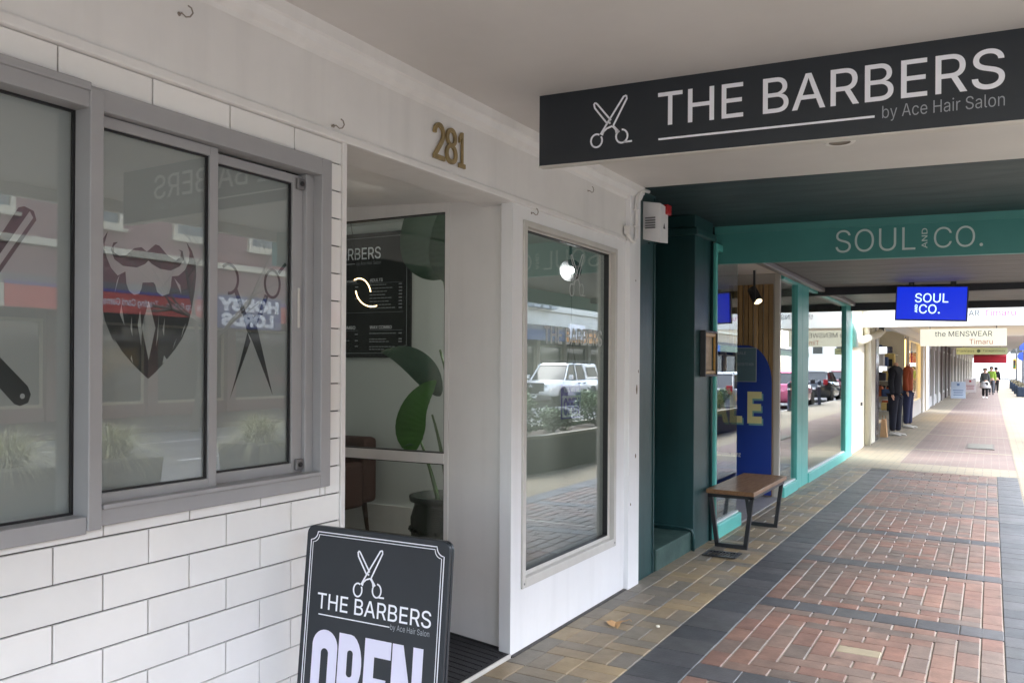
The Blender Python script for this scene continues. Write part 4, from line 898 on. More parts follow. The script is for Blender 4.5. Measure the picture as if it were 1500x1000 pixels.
# ================================================================== MENSWEAR SHOP
ms = thing('menswear_shop', 'pale menswear shop with a long white name fascia and yellow lit window', 'shop', (-2.05, 24, 0))
whl = M('white_sign_face', lin(246, 246, 242), .5)
msof = M('menswear_soffit', lin(228, 226, 220), .6)
box('verandah_soffit', msof, ms, -2.3, 1.3, 17.09, 33, 2.56, 2.9); fb = box('name_fascia', whl, ms, -2.25, 1.35, 17.0, 17.08, 2.20, 2.62, .004)
dkt = M('dark_letter', lin(70, 76, 80), .5); pkt = M('pink_letter', lin(214, 110, 170), .5); ort = M('orange_letter', lin(206, 120, 90), .5)
text('lettering', 'the MENSWEAR', dkt, fb, (-1.17, 16.999, 2.372), X0, Z0_, .975, .098, depth=.002); text('lettering', 'Timaru', pkt, fb, (-.123, 16.999, 2.368), X0, Z0_, .474, .105, depth=.002)
box('upper_wall', cream, ms, -8, -2.10, 18.01, 33, 2.9, 8.5)
box('tile_pier', M('dark_tile', lin(70, 72, 76), .25), ms, -2.3, -2.02, 18.46, 19.0, -.02, 2.56)
for k in range(16): box('pier_tile', M('dark_tile_piece', lin(64, 66, 70), .2, rnd=.15), ms, -2.0195, -2.012, 18.47, 18.99, .01+k*.158, .16+k*.158)
wfw = M('window_frame_white', lin(198, 195, 188), .5)
def bay(y0, y1, z0, z1, mat, back, em=None, nm='window_bay', xo=0):
    m = MB(); m.frame(-2.12+xo, -2.04+xo, y0, y1, z0, z1, .10); o = m.build(nm, wfw, ms); box('pane', glz, o, -2.09+xo, -2.085+xo, y0+.1, y1-.1, z0+.1, z1-.1)
    box('stall_riser', wfw, ms, -2.12+xo, -2.03+xo, y0, y1, -.02, z0-.001)
    box('backdrop', mat, o, back-.02, back, y0, y1, z0, z1)
bay(19.01, 22.3, .28, 2.15, M('shop_dark_stock', lin(110, 106, 100), .8, var=.6, vs=5), -3.1, xo=-.5)
bay(26.6, 31.3, .38, 2.35, M('yellow_lit_panel', lin(240, 190, 110), .6, em=(1, .66, .22), es=.4), -2.35)
m = MB(); m.box(-3.2, -2.15, 26.5, 26.59, -.02, 2.5).box(-3.25, -3.2, 18.5, 33, -.02, 2.56); m.build('interior_wall', M('mens_interior', lin(214, 208, 190), .8, var=.1, vs=2), ms)
box('transom', msof, ms, -2.12, -2.05, 19.0, 31.3, 2.36, 2.56)
rr = random.Random(5)
for k in range(70):
    yy = rr.uniform(22.5, 26.2); zz = rr.choice((.35, .75, 1.15, 1.5, 1.85)); xx = rr.uniform(-3.15, -2.35); c_ = rr.choice([(60, 60, 70), (220, 220, 225), (176, 96, 60), (60, 80, 120), (210, 186, 120), (40, 42, 46), (150, 150, 155)])
    box('folded_garment', M('garment_%d_%d_%d' % c_, lin(*c_), .9), ms, xx, xx+rr.uniform(.12, .3), yy, yy+.25, zz, zz+rr.uniform(.10, .33), .02)
for zz in (.33, .73, 1.13, 1.48, 1.83): box('shelf', wfw, ms, -3.19, -2.3, 24.6, 26.4, zz-.025, zz-.001)
box('interior_sign', M('lit_ad', (.9, .9, 1), .5, em=(.9, .95, 1), es=.2), ms, -2.62, -2.36, 24.0, 24.03, 1.25, 2.0)
box('display_plinth', wfw, ms, -2.5, -2.15, 19.2, 20.2, .3, .9)
for y0, w in ((31.3, .9), (33.0, 1.2)): box('pilaster', wfw, ms, -2.3, -1.98, y0, y0+w, -.02, 2.56, .01)
# hanging light box
def lightbox(nm, lab, x0, x1, y, z0, z1, mat, lines, hang):
    t = thing(nm, lab, 'sign', ((x0+x1)/2, y, z0)); box('box', mat, t, x0, x1, y, y+.18, z0, z1, .006)
    for s_, ma, x, z, w, h in lines: text('lettering', s_, ma, t, (x, y, z), X0, Z0_, w, h, depth=.002)
    for x in (x0+.2, x1-.2): MB().tube([(x, y+.09, z1-.01), (x, y+.09, hang)], .012, 6).build('hanger', steel, t)
lightbox('hanging_lightbox', 'cream hanging light box reading the MENSWEAR Timaru in black and orange', -1.455, .286, 22, 1.97, 2.36, M('lit_cream', lin(246, 246, 226), .5, em=(1, 1, .86), es=.07),
         [('the MENSWEAR', dkt, -1.147, 2.185, 1.15, .118), ('Timaru', ort, -.447, 2.005, .46, .118)], 2.57)
fgm = M('flawless_green', lin(176, 196, 172), .5); fdk = M('flawless_dark', lin(60, 84, 74), .5)
lightbox('hanging_sign', 'pale green hanging sign reading Flawless beyond the menswear light box', -.964, .411, 30, 1.892, 2.10, fgm, [('Flawless', fdk, -.937, 1.966, .46, .08), ('Taragihmedy', fdk, -.25, 1.966, .60, .07)], 2.57)
m = MB(); m.lathe([(.001, -.004), (.05, -.004), (.05, -.001)], (-.36, 29.999, 2.0), 16, 'y'); o = m.build('hanging_sign_emblem', fdk); o.parent = bpy.data.objects['hanging_sign.001']; o.location = -Vector(o.parent.location)
# ---- mannequins
def skin_body(name, mat, parent, joints, edges, sub=2):
    me = bpy.data.meshes.new(name); me.from_pydata([j[:3] for j in joints], edges, []); o = bpy.data.objects.new(name, me); col.objects.link(o); o.parent = parent
    o.modifiers.new('skin', 'SKIN'); sv = me.skin_vertices[0].data if me.skin_vertices else None
    if sv is None:
        bm = bmesh.new(); bm.from_mesh(me); bm.verts.layers.skin.verify(); bm.to_mesh(me); bm.free(); sv = me.skin_vertices[0].data
    for k, j in enumerate(joints): sv[k].radius = (j[3], j[4] if len(j) > 4 else j[3]); sv[k].use_root = (k == 0)
    o.modifiers['skin'].use_smooth_shade = True; md = o.modifiers.new('sub', 'SUBSURF'); md.levels = sub; md.render_levels = sub
    me.materials.append(mat); return o
def torso_joints(h):          # jacket: pelvis, waist, chest, shoulders, arms
    J = [(0, 0, .455*h, .095*h, .078*h), (0, 0, .60*h, .085*h, .068*h), (0, 0, .72*h, .095*h, .072*h), (0, 0, .80*h, .08*h, .058*h), (0, 0, .865*h, .04*h),
         (.09*h, 0, .79*h, .045*h), (.118*h, .015, .65*h, .036*h), (.12*h, -.03, .50*h, .028*h), (-.09*h, 0, .79*h, .045*h), (-.118*h, .015, .65*h, .036*h), (-.12*h, -.03, .50*h, .028*h)]
    return J, [(0, 1), (1, 2), (2, 3), (3, 4), (3, 5), (5, 6), (6, 7), (3, 8), (8, 9), (9, 10)]
def leg_joints(h, spread=.055, stride=0.0, r=1.0):
    J = [(0, 0, .545*h, .08*h, .066*h), (spread*h, -stride*.4, .46*h, .06*h*r), (spread*h, -stride*.7, .27*h, .043*h*r), (spread*h, -stride, .05*h, .033*h*r), (-spread*h, stride*.4, .46*h, .06*h*r), (-spread*h, stride*.5, .27*h, .043*h*r), (-spread*h, stride, .05*h, .033*h*r)]
    return J, [(0, 1), (1, 2), (2, 3), (0, 4), (4, 5), (5, 6)]
skinm = M('skin', lin(206, 160, 134), .5)
def hand(parent, p, s):
    m = MB(); p = Vector(p); m.tube([p, p+Vector((0, -.004, -.05))], [.024, .03], 8)
    for k in range(4): m.tube([p+Vector((-.02+.013*k, -.004, -.045)), p+Vector((-.021+.0135*k, -.018, -.085-.006*(k in (1, 2)))), p+Vector((-.021+.0135*k, -.03, -.105-.008*(k in (1, 2))))], [.008, .0075, .006], 6)
    m.tube([p+Vector((-s*.022, -.006, -.015)), p+Vector((-s*.04, -.02, -.045)), p+Vector((-s*.04, -.026, -.07))], [.009, .008, .006], 6)
    m.build('hand', skinm, parent, smooth=True, local=True)
def shoe(parent, p, mat):
    m = MB(); x, y, z = p; rings = []
    for yy, w, h in ((.07, .03, .05), (.05, .04, .075), (0, .042, .075), (-.08, .045, .05), (-.15, .04, .04), (-.185, .02, .02)): rings.append([(x+w*math.cos(a), y+yy, max(0, z+h/2+h/2*math.sin(a))) for a in [2*math.pi*k/10 for k in range(10)]])
    m.loft(rings); m.build('shoe', mat, parent, smooth=True, local=True)
def mannequin(loc, lab, jc, tc, shirt, rz=0):
    t = thing('mannequin', lab, 'mannequin', loc, 'mannequins outside the menswear shop', rz); h = 1.78
    skin_body('jacket', jc, t, *torso_joints(h)); skin_body('trousers', tc, t, *leg_joints(h, .05, .02, 1.15))
    MB().lathe([(.001, 1.50), (.055, 1.50), (.05, 1.56), (.045, 1.575), (.001, 1.58)], (0, 0, 0), 14).build('neck', shirt, t, smooth=True, local=True)
    for s_ in (1, -1): hand(t, (s_*.2136, -.03, .885), s_); shoe(t, (s_*.088, (-.02 if s_ > 0 else .02), .0), M('pale_shoe', lin(200, 196, 188), .5))
    MB().lathe([(.001, 0), (.17, 0), (.17, .008), (.02, .012), (.012, .02), (.012, .3), (.001, .3)], (0, .12, 0), 20).build('stand', steel, t, local=True)
mannequin((-1.83, 20.4, gz(-1.83)), 'headless mannequin in a navy jacket and dark trousers outside the menswear shop', M('navy_cloth', lin(26, 28, 38), .85, bump=.1, bs=40), M('dark_trouser', lin(26, 28, 42), .85, bump=.1, bs=30), skinm, 1.25)
mannequin((-1.80, 23.2, gz(-1.80)), 'headless mannequin in a rust orange jacket and blue jeans outside the menswear shop', M('rust_cloth', lin(150, 70, 40), .85, bump=.1, bs=40), M('jeans', lin(44, 50, 80), .85, bump=.1, bs=30), M('pink_collar', lin(220, 190, 180), .7), 1.45)
bag = thing('paper_bag', 'brown paper bag standing beside the navy mannequin', 'bag', (-2.0, 19.75, 0))
m = MB(); m.hexa([(-2.06, 19.65, 0), (-1.92, 19.65, 0), (-1.92, 19.85, 0), (-2.06, 19.85, 0)], [(-2.03, 19.64, .38), (-1.95, 19.64, .36), (-1.95, 19.86, .38), (-2.03, 19.86, .36)]); m.build('body', M('kraft_paper', lin(190, 150, 108), .8, var=.1, vs=10), bag)
for x in (-2.02, -1.96): MB().tube([(x, 19.70, .35), (x, 19.70, .45), (x, 19.80, .45), (x, 19.80, .35)], .004, 5).build('handle', MC['kraft_paper'], bag)
# ================================================================== further shops down the street
def farshop(y0, y1, wallc, glassc, lab, soff=2.6, nb=3):
    t = thing('street_shop', lab, 'shop', (-2.1, y0, 0)); wm = M('shopwall_%d' % int(y0), lin(*wallc), .7, var=.06, vs=1)
    box('upper_wall', wm, t, -8, -2.1, y0, y1, soff+.31, 8.2); box('verandah', M('far_soffit', lin(190, 188, 184), .7), t, -2.3, 1.2, y0, y1-.02, soff, soff+.3)
    L_ = (y1-y0)/nb
    for k in range(nb):
        a = y0+k*L_; box('pilaster', wm, t, -2.4, -1.98, a, a+L_*.22, -.04, soff-.001, .01)
        w = MB(); w.frame(-2.15, -2.06, a+L_*.22, a+L_, .3, 2.3, .08); w = w.build('window', wfw, t); box('pane', glass('far_pane', (.6, .66, .66), .08), w, -2.11, -2.105, a+L_*.22+.08, a+L_-.08, .38, 2.22)
        box('stall_riser', wm, t, -2.15, -2.05, a+L_*.22, a+L_, -.04, .299); box('transom', wm, t, -2.15, -2.06, a+L_*.22, a+L_, 2.301, soff-.001)
        box('backdrop', M('backdrop_%d_%d' % (int(y0), k), lin(*glassc[k % len(glassc)]), .8, var=.4, vs=2), t, -2.6, -2.58, a, a+L_, 0, soff-.01)
    for k in range(nb):
        a = y0+(k+.5)*L_; w = box('upper_window', wfw, t, -2.12, -2.06, a-.5, a+.5, 4.2, 6, .01); box('pane', MC['dark_pane'], w, -2.061, -2.05, a-.42, a+.42, 4.28, 5.92)
    return t
farshop(34.3, 44, (190, 190, 187), [(90, 96, 100), (196, 190, 180), (140, 140, 140)], 'white painted shop with wide pilasters past the menswear shop')
farshop(44.02, 56, (120, 112, 106), [(90, 60, 54), (170, 150, 130), (80, 80, 84)], 'brown fronted shop behind the white pavement board')
rs = farshop(56.02, 74, (196, 190, 178), [(235, 232, 225), (200, 196, 190), (230, 228, 222)], 'pale corner shop with a red awning far down the street', 2.75)
reda = M('red_awning', lin(200, 44, 60), .7)
aw = thing('awning', 'red fabric awning with a straight valance across the far footpath', 'awning', (-.1, 58, 2.1))
MB().hexa([(-.95, 58.06, 2.16), (.75, 58.06, 2.16), (.75, 59.2, 2.38), (-.95, 59.2, 2.38)], [(-.95, 58.06, 2.20), (.75, 58.06, 2.20), (.75, 59.2, 2.42), (-.95, 59.2, 2.42)]).build('canopy', reda, aw)
box('valance', reda, aw, -.95, .75, 58, 58.055, 1.80, 2.2)
for x in (-.9, .7): MB().tube([(x, 59.1, 2.40), (x, 59.1, 2.74)], .02, 6).build('hanger', steel, aw)
farshop(74.02, 120, (206, 200, 190), [(120, 120, 120), (180, 176, 170)], 'long pale row of shops at the far end of the street', 2.8, 6)
# far pavement boards
def far_board(loc, lab, face, mark):
    t = thing('sandwich_board', lab, 'sign board', loc); x, y, z = loc
    for s_ in (-1, 1):
        m = MB(); m.hexa([(x-.32, y+s_*.22, z), (x+.32, y+s_*.22, z), (x+.32, y+s_*.22+.03, z), (x-.32, y+s_*.22+.03, z)], [(x-.32, y+s_*.04, z+.82), (x+.32, y+s_*.04, z+.82), (x+.32, y+s_*.04+.03, z+.82), (x-.32, y+s_*.04+.03, z+.82)]); m.build('panel', face, t)
    for zz, w, h in ((.62, .12, .12), (.38, .46, .035), (.27, .40, .035), (.16, .42, .03)):
        yy = y-.22+.18*zz/.82-.006; m = MB(); m.box(x-w/2, x+w/2, yy-.004, yy+.002, z+zz, z+zz+h); m.build('printed_line', mark, t)
far_board((-1.45, 48, gz(-1.45)), 'pale blue and white sandwich board outside the brown fronted shop', M('board_pale', lin(214, 226, 240), .5), M('board_blue', lin(120, 150, 190), .5))
far_board((-1.2, 62, gz(-1.2)), 'red and white sandwich board beyond the pale blue board', M('board_redwhite', lin(226, 214, 208), .5), M('board_red', lin(180, 60, 54), .5))
# people walking away down the footpath
def person(loc, lab, h, top, bottom, shoes, hairc, stride=.18, skirt=None, face=0, extra=None):
    t = thing('person', lab, 'person', loc, None, face); J, Ed = leg_joints(h, .05, stride); TJ, TE = torso_joints(h)
    n = len(J); allJ = J+TJ[1:]; 
    ed = Ed+[(0, n)]+[(a-1+n, b-1+n) for a, b in TE if a > 0]
    allJ.append((0, -.01, .90*h, .034*h)); allJ.append((0, -.012, .945*h, .056*h, .062*h)); allJ.append((0, -.005, .99*h, .035*h, .04*h)); k = len(allJ)
    ed += [(n+3, k-3), (k-3, k-2), (k-2, k-1)]
    skin_body('body', skinm, t, allJ, ed)
    f = lambda jj, s_: [(a[0], a[1], a[2])+tuple(r*s_ for r in a[3:]) for a in jj]
    skin_body('top', top, t, f(TJ, 1.12), TE); skin_body('trousers', bottom, t, f(J, 1.12), Ed)
    rings = []
    for zz, rx, ry, oy in ((.90, .05, .035, .03), (.935, .064, .06, .014), (.965, .066, .066, .008), (.99, .055, .055, .006), (1.005, .02, .02, .006)): rings.append([(rx*h*math.cos(a), oy*h*.6+ry*h*math.sin(a), zz*h) for a in [2*math.pi*q/14 for q in range(14)]])
    MB().loft(rings).build('hair', M('hair_'+hairc, {'dark': (.02, .015, .012), 'brown': (.06, .035, .02)}[hairc], .6), t, smooth=True, local=True)
    for s_ in (-1, 1):
        MB().lathe([(.001, -.004), (.006, -.002), (.006, .002), (.001, .004)], (s_*.022*h, -.066*h, .945*h), 8, 'y').build('eye', black, t, local=True)
        hand(t, (s_*.12*h, -.03, .495*h), s_); shoe(t, (s_*.05*h, -s_*stride, .0), shoes)
    MB().tube([(0, -.062*h, .945*h), (0, -.075*h, .925*h), (0, -.06*h, .922*h)], .007, 6).build('nose', skinm, t, local=True)
    MB().box(-.016, .016, -.064*h, -.058*h, .905*h, .909*h).build('mouth', M('lips', lin(160, 90, 84), .5), t, local=True)
    if skirt:
        MB().loft([[(rx*h*math.cos(a), ry*h*math.sin(a), zz*h) for a in [2*math.pi*q/18 for q in range(18)]] for zz, rx, ry in ((.56, .11, .09), (.50, .13, .10), (.40, .155, .12), (.33, .165, .125))], True).build('skirt', skirt, t, smooth=True, local=True)
    return t
gry = M('grey_jersey', lin(86, 88, 86), .9); drk = M('black_cloth', lin(28, 26, 28), .9)
person((-.30, 50, gz(-.3)), 'person in a dark grey top, white skirt and black leggings walking on the footpath', 1.52, gry, drk, M('white_shoe', lin(220, 220, 220), .5), 'brown', .16, M('white_cloth', lin(226, 222, 220), .8))
person((-.02, 57, gz(0)), 'person in a lime green vest walking behind the white skirt', 1.62, M('lime_vest', lin(140, 172, 56), .7), M('grey_trouser', lin(90, 92, 98), .9), drk, 'dark', .14)
person((.23, 62, gz(.2)), 'person dressed in black walking away past the red awning', 1.6, drk, drk, drk, 'dark', .15, face=math.pi)

# ================================================================== STREET SIDE (seen directly at the right edge and mirrored in the windows)
def leaves(n, fn, size, rnd, narrow=1.0):
    m = MB(); 
    for _ in range(n):
        c = fn(rnd); a = Vector((rnd.gauss(0, 1), rnd.gauss(0, 1), rnd.gauss(0, .7))).normalized(); b = a.cross(Vector((rnd.gauss(0, 1), rnd.gauss(0, 1), rnd.gauss(0, 1)))).normalized()
        s = size*rnd.uniform(.6, 1.3); a *= s; b *= s*.42*narrow; m.add([c-a*.5, c+b*.5, c+a*.5, c-b*.5], [(0, 1, 2, 3)])
    return m
shr = M('shrub_leaf', lin(92, 112, 74), .6, rnd=.35, isl=True); twig = M('twig', lin(96, 84, 70), .8)
def shrub(loc, r, h, lab, seed):
    rn = random.Random(seed); t = thing('shrub', lab, 'shrub', loc, 'shrubs in the kerbside bed'); x, y, z = loc
    cl = [(rn.uniform(-.6, .6)*r, rn.uniform(-.6, .6)*r, h*rn.uniform(.35, .85), rn.uniform(.3, .5)*r) for _ in range(16)]
    def fn(q):
        c = q.choice(cl); v = Vector((q.gauss(0, 1), q.gauss(0, 1), q.gauss(0, 1))).normalized()*c[3]*q.uniform(.6, 1.05); return Vector((x+c[0]+v.x, y+c[1]+v.y, z+max(.03, c[2]+v.z*.9)))
    leaves(2600, fn, .06, rn).build('foliage', shr, t)
    for k in range(6):
        c = cl[k]; MB().tube([(x, y, z), (x+c[0]*.5, y+c[1]*.5, z+c[2]*.6), (x+c[0], y+c[1], z+c[2])], [.015, .01, .005], 5).build('stem', twig, t)
# raised bed wall with a curved nose
bed = thing('planter_bed', 'low curved dark concrete planter wall along the kerb', 'planter', (1.7, 13, gz(1.5)))
P = [(1.22, 22), (1.20, 11.5), (1.24, 10.8), (1.36, 10.3), (1.58, 10.02), (1.9, 9.95), (2.2, 10.2), (2.3, 10.8), (2.3, 22)]
con2 = M('dark_concrete', lin(74, 72, 67), .8, var=.15, vs=3, bump=.15, bs=40); cap = M('pale_cap', lin(140, 134, 122), .7, var=.1, vs=4); soil = M('soil', lin(70, 56, 44), .95, var=.3, vs=20, bump=.5, bs=60)
m = MB(); m.prism([(x, y, .44) for x, y in P[::-1]], (0, 0, -.6)); 
m = MB(); m.add([(x, y, -.08) for x, y in P]+[(x, y, .43) for x, y in P], [(i, i+1, len(P)+i+1, len(P)+i) for i in range(len(P)-1)]+[(len(P)-1, 0, len(P), 2*len(P)-1)]); m.build('wall', con2, bed)
ins = [(1.34, 21.9), (1.32, 11.6), (1.36, 11), (1.46, 10.5), (1.64, 10.2), (1.9, 10.12), (2.1, 10.35), (2.18, 10.9), (2.18, 21.9)]
n = len(P); m = MB(); m.add([(x, y, .47) for x, y in P]+[(x, y, .47) for x, y in ins]+[(x, y, .425) for x, y in P], [(i, i+1, n+i+1, n+i) for i in range(n-1)]+[(n-1, 0, n, 2*n-1)]+[(2*n+i, 2*n+i+1, i+1, i) for i in range(n-1)]); m.build('coping', cap, bed)
m = MB(); m.add([(x, y, .41) for x, y in ins], [tuple(range(n))]); m.build('soil', soil, bed)
for i, (x, y, r, h) in enumerate(((1.78, 10.9, .5, .62), (1.75, 12.2, .32, .34), (1.8, 14.0, .45, .6), (1.72, 16.2, .45, .5), (1.8, 18.5, .5, .6), (1.7, 20.6, .4, .5))):
    shrub((x, y, .41), r, h, ['rounded green shrub at the curved nose of the kerbside bed', 'low green shrub next to the shrub at the bed nose', 'third shrub along the kerbside bed from its curved nose', 'fourth shrub along the kerbside bed from its curved nose', 'fifth shrub along the kerbside bed from its curved nose', 'last shrub at the straight end of the kerbside bed'][i], 20+i)
# tall pots with grasses
potm = M('charcoal_pot', lin(92, 94, 92), .6, var=.1, vs=5); grs = M('grass_blade', lin(168, 172, 120), .6, rnd=.3, isl=True)
def grasspot(loc, lab, seed):
    rn = random.Random(seed); t = thing('grass_planter', lab, 'planter', loc, 'tall grass planters along the kerb'); x, y, z = loc
    m = MB(); m.hexa([(x-.21, y-.21, z), (x+.21, y-.21, z), (x+.21, y+.21, z), (x-.21, y+.21, z)], [(x-.27, y-.27, z+.78), (x+.27, y-.27, z+.78), (x+.27, y+.27, z+.78), (x-.27, y+.27, z+.78)]); m.build('pot', potm, t, bevel=.015)
    m = MB()
    for k in range(700):
        a = rn.uniform(0, 6.283); r0 = rn.uniform(0, .12); L_ = rn.uniform(.3, .62); el = rn.uniform(.35, 1.45); p = Vector((x+r0*math.cos(a), y+r0*math.sin(a), z+.77)); w = Vector((-math.sin(a), math.cos(a), 0))*.004; pts = []
        for q in range(5):
            s_ = q/4; pts.append(p+Vector((math.cos(a)*math.cos(el)*L_*s_*1.1, math.sin(a)*math.cos(el)*L_*s_*1.1, L_*(math.sin(el)*s_*1.25-.75*s_*s_))))
        m.add([c-w*(1-q/5) for q, c in enumerate(pts)]+[c+w*(1-q/5) for q, c in enumerate(pts)], [(q, q+1, 6+q, 5+q) for q in range(4)])
    m.build('grass', grs, t)
for i, (x, y) in enumerate(((1.75, 3.55), (1.75, 4.35), (1.75, 5.95))):
    grasspot((x, y, gz(x)), ['tall charcoal pot of arching grass at the end furthest from the planter bed', 'tall charcoal pot of arching grass, middle of the three by the kerb', 'tall charcoal pot of arching grass closest to the curved planter bed'][i], 40+i)
# bare street tree
bark = M('bark', lin(120, 110, 98), .85, var=.25, vs=12, bump=.4, bs=50)
tr = thing('bare_tree', 'leafless street tree with fine branches in front of the maroon building', 'tree', (12.7, 14.5, -.19))
rt = random.Random(11); mt = MB(); mbr = MB()
def grow(p, d, L_, r, lv, out):
    pts = [p]; rs_ = [r]; q = p.copy()
    for k in range(4):
        d = (d+Vector((rt.gauss(0, .12), rt.gauss(0, .12), rt.gauss(.04, .08)))).normalized(); q = q+d*L_/4; pts.append(q.copy()); rs_.append(r*(1-.13*(k+1)))
    out.tube(pts, rs_, 6 if lv < 2 else 4, False)
    if lv < 5:
        for k in range(3 if lv < 3 else 2):
            a = pts[rt.choice((2, 3, 4))]; dd = (d+Vector((rt.gauss(0, .6), rt.gauss(0, .6), rt.gauss(.15, .35)))).normalized(); grow(a, dd, L_*rt.uniform(.55, .8), r*.52, lv+1, mbr)
grow(Vector((12.7, 14.5, -.19)), Vector((-.05, 0, 1)), 3.6, .11, 0, mt)
mt.build('trunk', bark, tr, smooth=True); mbr.build('crown', bark, tr, smooth=True)
# bollards
def bollard(loc, lab):
    t = thing('bollard', lab, 'bollard', loc, 'dark bollards along the kerb'); x, y, z = loc; bm_ = M('bollard_navy', lin(36, 44, 60), .4)
    MB().lathe([(.001, 0), (.075, 0), (.075, .04), (.06, .06), (.06, .86), (.07, .88), (.07, .96), (.05, 1.0), (.001, 1.01)], loc, 18).build('post', bm_, t, smooth=True)
    MB().lathe([(.061, .74), (.062, .74), (.062, .80), (.061, .80)], loc, 18).build('band', paint_w, t)
for i, y in enumerate((25.5, 31, 37, 45)): bollard((2.05, y, gz(2.05)), ['navy bollard on the kerb just past the planter bed', 'navy bollard on the kerb beside the grey parked car', 'navy bollard on the kerb beside the pink parked car', 'navy bollard on the kerb beside the black parked car'][i])
# ---- vehicles (local: +x forward, z up, origin at ground centre)
tyre = M('tyre', (.015, .015, .015), .8); rimm = M('alloy', lin(150, 152, 155), .3, .8); cglass = M('car_glass', (.012, .016, .018), .06, spec=.8); head = M('headlamp', lin(210, 215, 220), .1); tail = M('tail_lamp', lin(150, 20, 24), .2)
trimb = M('black_trim', (.02, .02, .022), .5)
def car(loc, rz, lab, paint, st, cabin, Ln, W_, wb, wr, ute=False):
    t = thing('ute' if ute else 'parked_car', lab, 'ute' if ute else 'car', loc, 'vehicles parked along the street', rz); hw = W_/2
    rings = []
    for x, z0, zm, z1, w in st:
        rings.append([(x, -w*.93, z0), (x, -w, z0+.1), (x, -w, zm), (x, -w*.93, z1-.03), (x, -w*.80, z1), (x, 0, z1+.015), (x, w*.80, z1), (x, w*.93, z1-.03), (x, w, zm), (x, w, z0+.1), (x, w*.93, z0), (x, 0, z0)])
    MB().loft(rings).build('body', paint, t, smooth=True, local=True)
    (xa, xb, xc, xd, zb, zt) = cabin           # windscreen base, roof front, roof rear, rear base
    cr = []
    for x, z, w in ((xa, zb, hw*.86), (xb, zt, hw*.70), (xc, zt, hw*.70), (xd, zb, hw*.84)): cr.append((x, z, w))
    m = MB(); bq = [(cr[0][0], -cr[0][2], zb-.05), (cr[0][0], cr[0][2], zb-.05), (cr[3][0], cr[3][2], zb-.05), (cr[3][0], -cr[3][2], zb-.05)]; tq = [(cr[1][0], -cr[1][2], zt), (cr[1][0], cr[1][2], zt), (cr[2][0], cr[2][2], zt), (cr[2][0], -cr[2][2], zt)]
    m.hexa(bq, tq); m.build('glasshouse', cglass, t, local=True, bevel=.05)
    m = MB(); m.hexa([(xb+.10, -hw*.72, zt-.05), (xb+.10, hw*.72, zt-.05), (xc-.08, hw*.72, zt-.05), (xc-.08, -hw*.72, zt-.05)], [(xb-.02, -hw*.62, zt+.035), (xb-.02, hw*.62, zt+.035), (xc+.02, hw*.62, zt+.035), (xc+.02, -hw*.62, zt+.035)]); m.build('roof', paint, t, local=True, bevel=.03)
    m = MB()
    for s_ in (-1, 1):
        def pil(x0, x1): m.tube([(x0, s_*hw*.865, zb-.03), (x1, s_*hw*.705, zt)], .035, 6)
        pil(xa, xb); pil(xd, xc); mid = (xb+xc)/2+.1; pil(mid, mid)
    m.build('pillar', paint, t, local=True)
    for sx in (wb/2, -wb/2):
        for s_ in (-1, 1):
            w = MB(); w.lathe([(wr*.62, -.10), (wr*.96, -.10), (wr, -.07), (wr, .07), (wr*.96, .10), (wr*.62, .10)], (sx, s_*(hw-.10), wr), 26, 'y'); o = w.build('wheel', tyre, t, smooth=True, local=True)
            q = MB(); yy = s_*(hw-.005); q.lathe([(wr*.66, -.02*s_), (wr*.66, .0), (wr*.55, .0), (wr*.5, -.03*s_)], (sx, yy-s_*.005, wr), 24, 'y')
            for k in range(6):
                a = k*math.pi/3; c, s2 = math.cos(a), math.sin(a); q.hexa([(sx-.03*s2, yy-.03, wr+.03*c), (sx+.03*s2, yy-.03, wr-.03*c), (sx+wr*.6*c+.02*s2, yy-.03, wr+wr*.6*s2-.02*c), (sx+wr*.6*c-.02*s2, yy-.03, wr+wr*.6*s2+.02*c)], [(sx-.03*s2, yy, wr+.03*c), (sx+.03*s2, yy, wr-.03*c), (sx+wr*.6*c+.02*s2, yy, wr+wr*.6*s2-.02*c), (sx+wr*.6*c-.02*s2, yy, wr+wr*.6*s2+.02*c)])
            q.build('rim', rimm, o, local=True)
            MB().lathe([(.001, -.01), (wr*1.13, -.01), (wr*1.13, .01), (.001, .01)], (sx, s_*(hw+.001), wr), 26, 'y').build('wheel_arch', trimb, t, local=True)
    for s_ in (-1, 1):
        MB().box(st[-1][0]-.16, st[-1][0]+.012, s_*hw*.62-.16, s_*hw*.62+.16, .78, .92).build('headlight', head, t, local=True, bevel=.03)
        MB().box(st[0][0]-.012, st[0][0]+.08, s_*hw*.78-.10, s_*hw*.78+.10, .85, 1.10).build('tail_light', tail, t, local=True, bevel=.02)
        MB().box(xa-.25, xa-.10, s_*(hw+.09)-.09, s_*(hw+.09)+.09, zb+.02, zb+.20).build('mirror', trimb if not ute else paint, t, local=True, bevel=.03)
        for x in (xb-.55, (xb+xc)/2-.45): MB().box(x-.11, x+.11, s_*(hw+.004)-.012, s_*(hw+.004)+.012, zb-.17, zb-.13).build('door_handle', trimb, t, local=True, bevel=.006)
    MB().box(st[-1][0]-.03, st[-1][0]+.02, -.26, .26, .36, .47).build('number_plate', paint_w, t, local=True)
    MB().box(st[0][0]-.02, st[0][0]+.03, -.26, .26, .62, .73).build('number_plate', paint_w, t, local=True)
    MB().box(st[-1][0]-.05, st[-1][0]+.015, -hw*.40, hw*.40, .52, .74).build('grille', trimb, t, local=True, bevel=.02)
    return t
hatch = [(-2.0, .45, .75, .95, .72), (-1.9, .28, .72, 1.0, .86), (-1.2, .22, .7, 1.0, .90), (0, .2, .68, .96, .90), (1.0, .22, .68, .94, .90), (1.6, .26, .66, .86, .87), (1.95, .34, .6, .76, .78), (2.05, .42, .58, .70, .66)]
